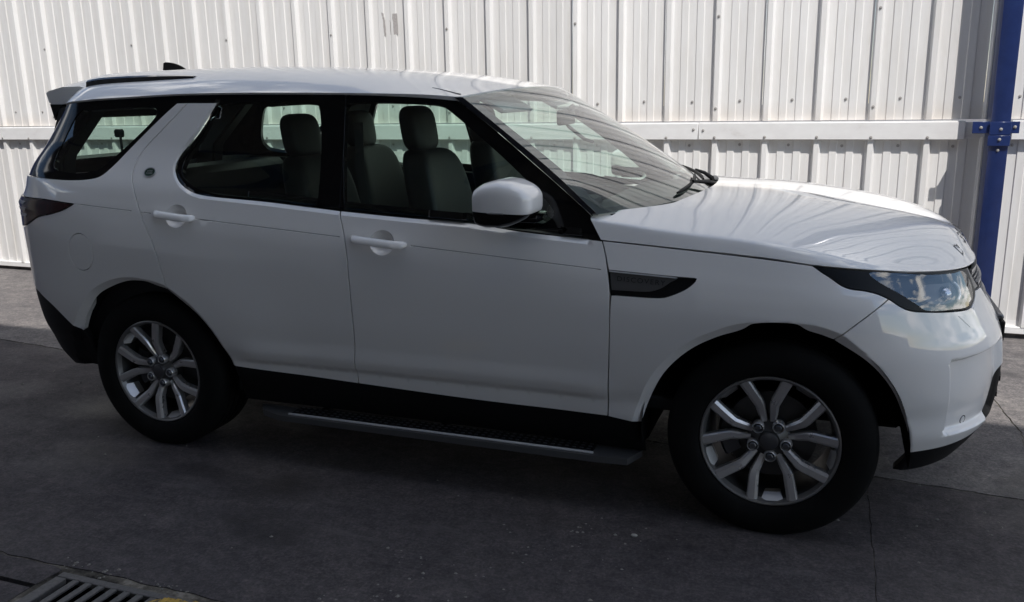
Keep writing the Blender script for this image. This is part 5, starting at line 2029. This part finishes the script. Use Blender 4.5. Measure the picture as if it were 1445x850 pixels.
# dashboard
bm = bmesh.new()
prof = [(-.50, 1.19), (-.66, 1.20), (-.86, 1.185), (-.98, 1.13), (-1.0, 1.02), (-.93, .85), (-.80, .70), (-.50, .55)]
add_prism(bm, prof, -.82, .82, 'y')
dash = link_mesh('dashboard', bm_mesh('dashboard', bm, 30), M['trim'], car)
bm = bmesh.new()
add_box(bm, (-.93, -.38, 1.185), (.16, .42, .07), .03, 2)
link_mesh('instrument_hood', bm_mesh('instrument_hood', bm, 40), M['trim'], dash)
bm = bmesh.new()
R3 = Matrix.Rotation(math.radians(-24), 3, 'Y')
pts = [R3 @ Vector((0, .185 * math.cos(a), .185 * math.sin(a))) + Vector((-1.19, -.38, 1.08)) for a in np.linspace(0, 2 * math.pi, 33)]
add_tube(bm, pts, .015, 8, caps=False)
for a in (math.pi * .02, math.pi * .98, -math.pi / 2):
    add_tube(bm, [Vector((-1.17, -.38, 1.08)), R3 @ Vector((0, .18 * math.cos(a), .18 * math.sin(a))) + Vector((-1.19, -.38, 1.08))], .016, 6)
add_tube(bm, [Vector((-1.19, -.38, 1.08)), Vector((-.95, -.38, 1.0))], [.07, .05], 12)
link_mesh('steering_wheel', bm_mesh('steering_wheel', bm, 50), M['trim'], car)


def seat(x, y, rake=.22, w=.26, top=1.16):
    o = link_mesh('seat', superell('seat', (x + .02, y, .72), (.28, w, .10), (.4, .5), (28, 14)), M['cloth'], car)
    hb_ = (top - .70) / 2
    me = superell('backrest', (x - .22, y, .70 + hb_), (.085, w * .96, hb_ + .04), (.45, .35), (28, 18), lambda p: Vector((p.x - rake * (p.z + hb_) + .05 * abs(p.y / w) ** 2.5, p.y * (1 - .16 * max(0, p.z / hb_)), p.z)))
    link_mesh('backrest', me, M['cloth'], o)
    hx0 = x - .22 - rake * 2 * hb_ - .02
    me = superell('headrest', (hx0 - .01, y, top + .132), (.058, w * .47, .108), (.6, .55), (24, 16), lambda p: Vector((p.x - .15 * p.z, p.y, p.z)))
    link_mesh('headrest', me, M['cloth'], o)
    for d in (-.06, .06):
        bm = bmesh.new()
        add_tube(bm, [Vector((hx0 + .015, y + d, top - .02)), Vector((hx0, y + d, top + .10))], .007, 8)
        link_mesh('headrest_post', bm_mesh('headrest_post', bm, 50), M['satin'], o)
    return o


for y in (-.40, .40): seat(-1.295, y, top=1.405)
for x, y in ((-1.945, -.42), (-2.10, .42)): seat(x, y, w=.27, top=1.375)
# grab handles, belts, sun visors and the inner mirror
for sg in (-1, 1):
    bm = bmesh.new()
    q = lambda s_, z_, o_: Vector(surf(np.array(s_), np.array(z_)) - surf_n(np.array(s_), np.array(z_)) * o_)
    pts = [q(-1.33, 1.555, .05), q(-1.30, 1.53, .085), q(-1.21, 1.455, .085), q(-1.17, 1.425, .05)]
    pts = [Vector((p.x, p.y * sg * 1, p.z)) for p in pts]
    add_tube(bm, pts, .010, 8)
    if sg == -1: link_mesh('grab_handle', bm_mesh('grab_handle', bm, 50), M['trim'], car)
    bm = bmesh.new()
    pts = [Vector((p.x, p.y * sg, p.z)) for p in (q(-1.83, 1.60, .07), q(-1.80, 1.40, .08), q(-1.74, 1.24, .08), q(-1.70, 1.0, .10))]
    for a, b_ in zip(pts[:-1], pts[1:]):
        d = Vector((.022, 0, 0))
        vs = [bm.verts.new(a - d), bm.verts.new(a + d), bm.verts.new(b_ + d), bm.verts.new(b_ - d)]
        bm.faces.new(vs)
    bmesh.ops.remove_doubles(bm, verts=bm.verts[:], dist=1e-4)
    bmesh.ops.solidify(bm, geom=bm.faces[:], thickness=.002)
    link_mesh('seat_belt', bm_mesh('seat_belt', bm, 50), M['cloth'], car)
    bm = bmesh.new()
    add_box(bm, (-1.27, sg * .40, 1.655), (.17, .40, .022), .008, 2, Matrix.Rotation(math.radians(28), 3, 'Y'))
    vs_ = bm.verts
    for v in vs_: v.co = v.co
    link_mesh('sun_visor', bm_mesh('sun_visor', bm, 40), M['headliner'], car)
bm = bmesh.new()
add_box(bm, (-1.09, 0, 1.575), (.03, .24, .075), .012, 2)
add_tube(bm, [Vector((-1.085, 0, 1.60)), Vector((-1.05, 0, 1.632))], .012, 8)
link_mesh('inner_mirror', bm_mesh('inner_mirror', bm, 40), M['trim'], car)
# strap beside the rear quarter window
bm = bmesh.new()
add_tube(bm, [Vector((-3.17, -.76, 1.52)), Vector((-3.13, -.80, 1.42)), Vector((-3.10, -.83, 1.33))], .006, 6)
add_box(bm, (-3.18, -.755, 1.535), (.06, .02, .04), .008)
link_mesh('seat_belt', bm_mesh('seat_belt', bm, 40), M['trim'], car)
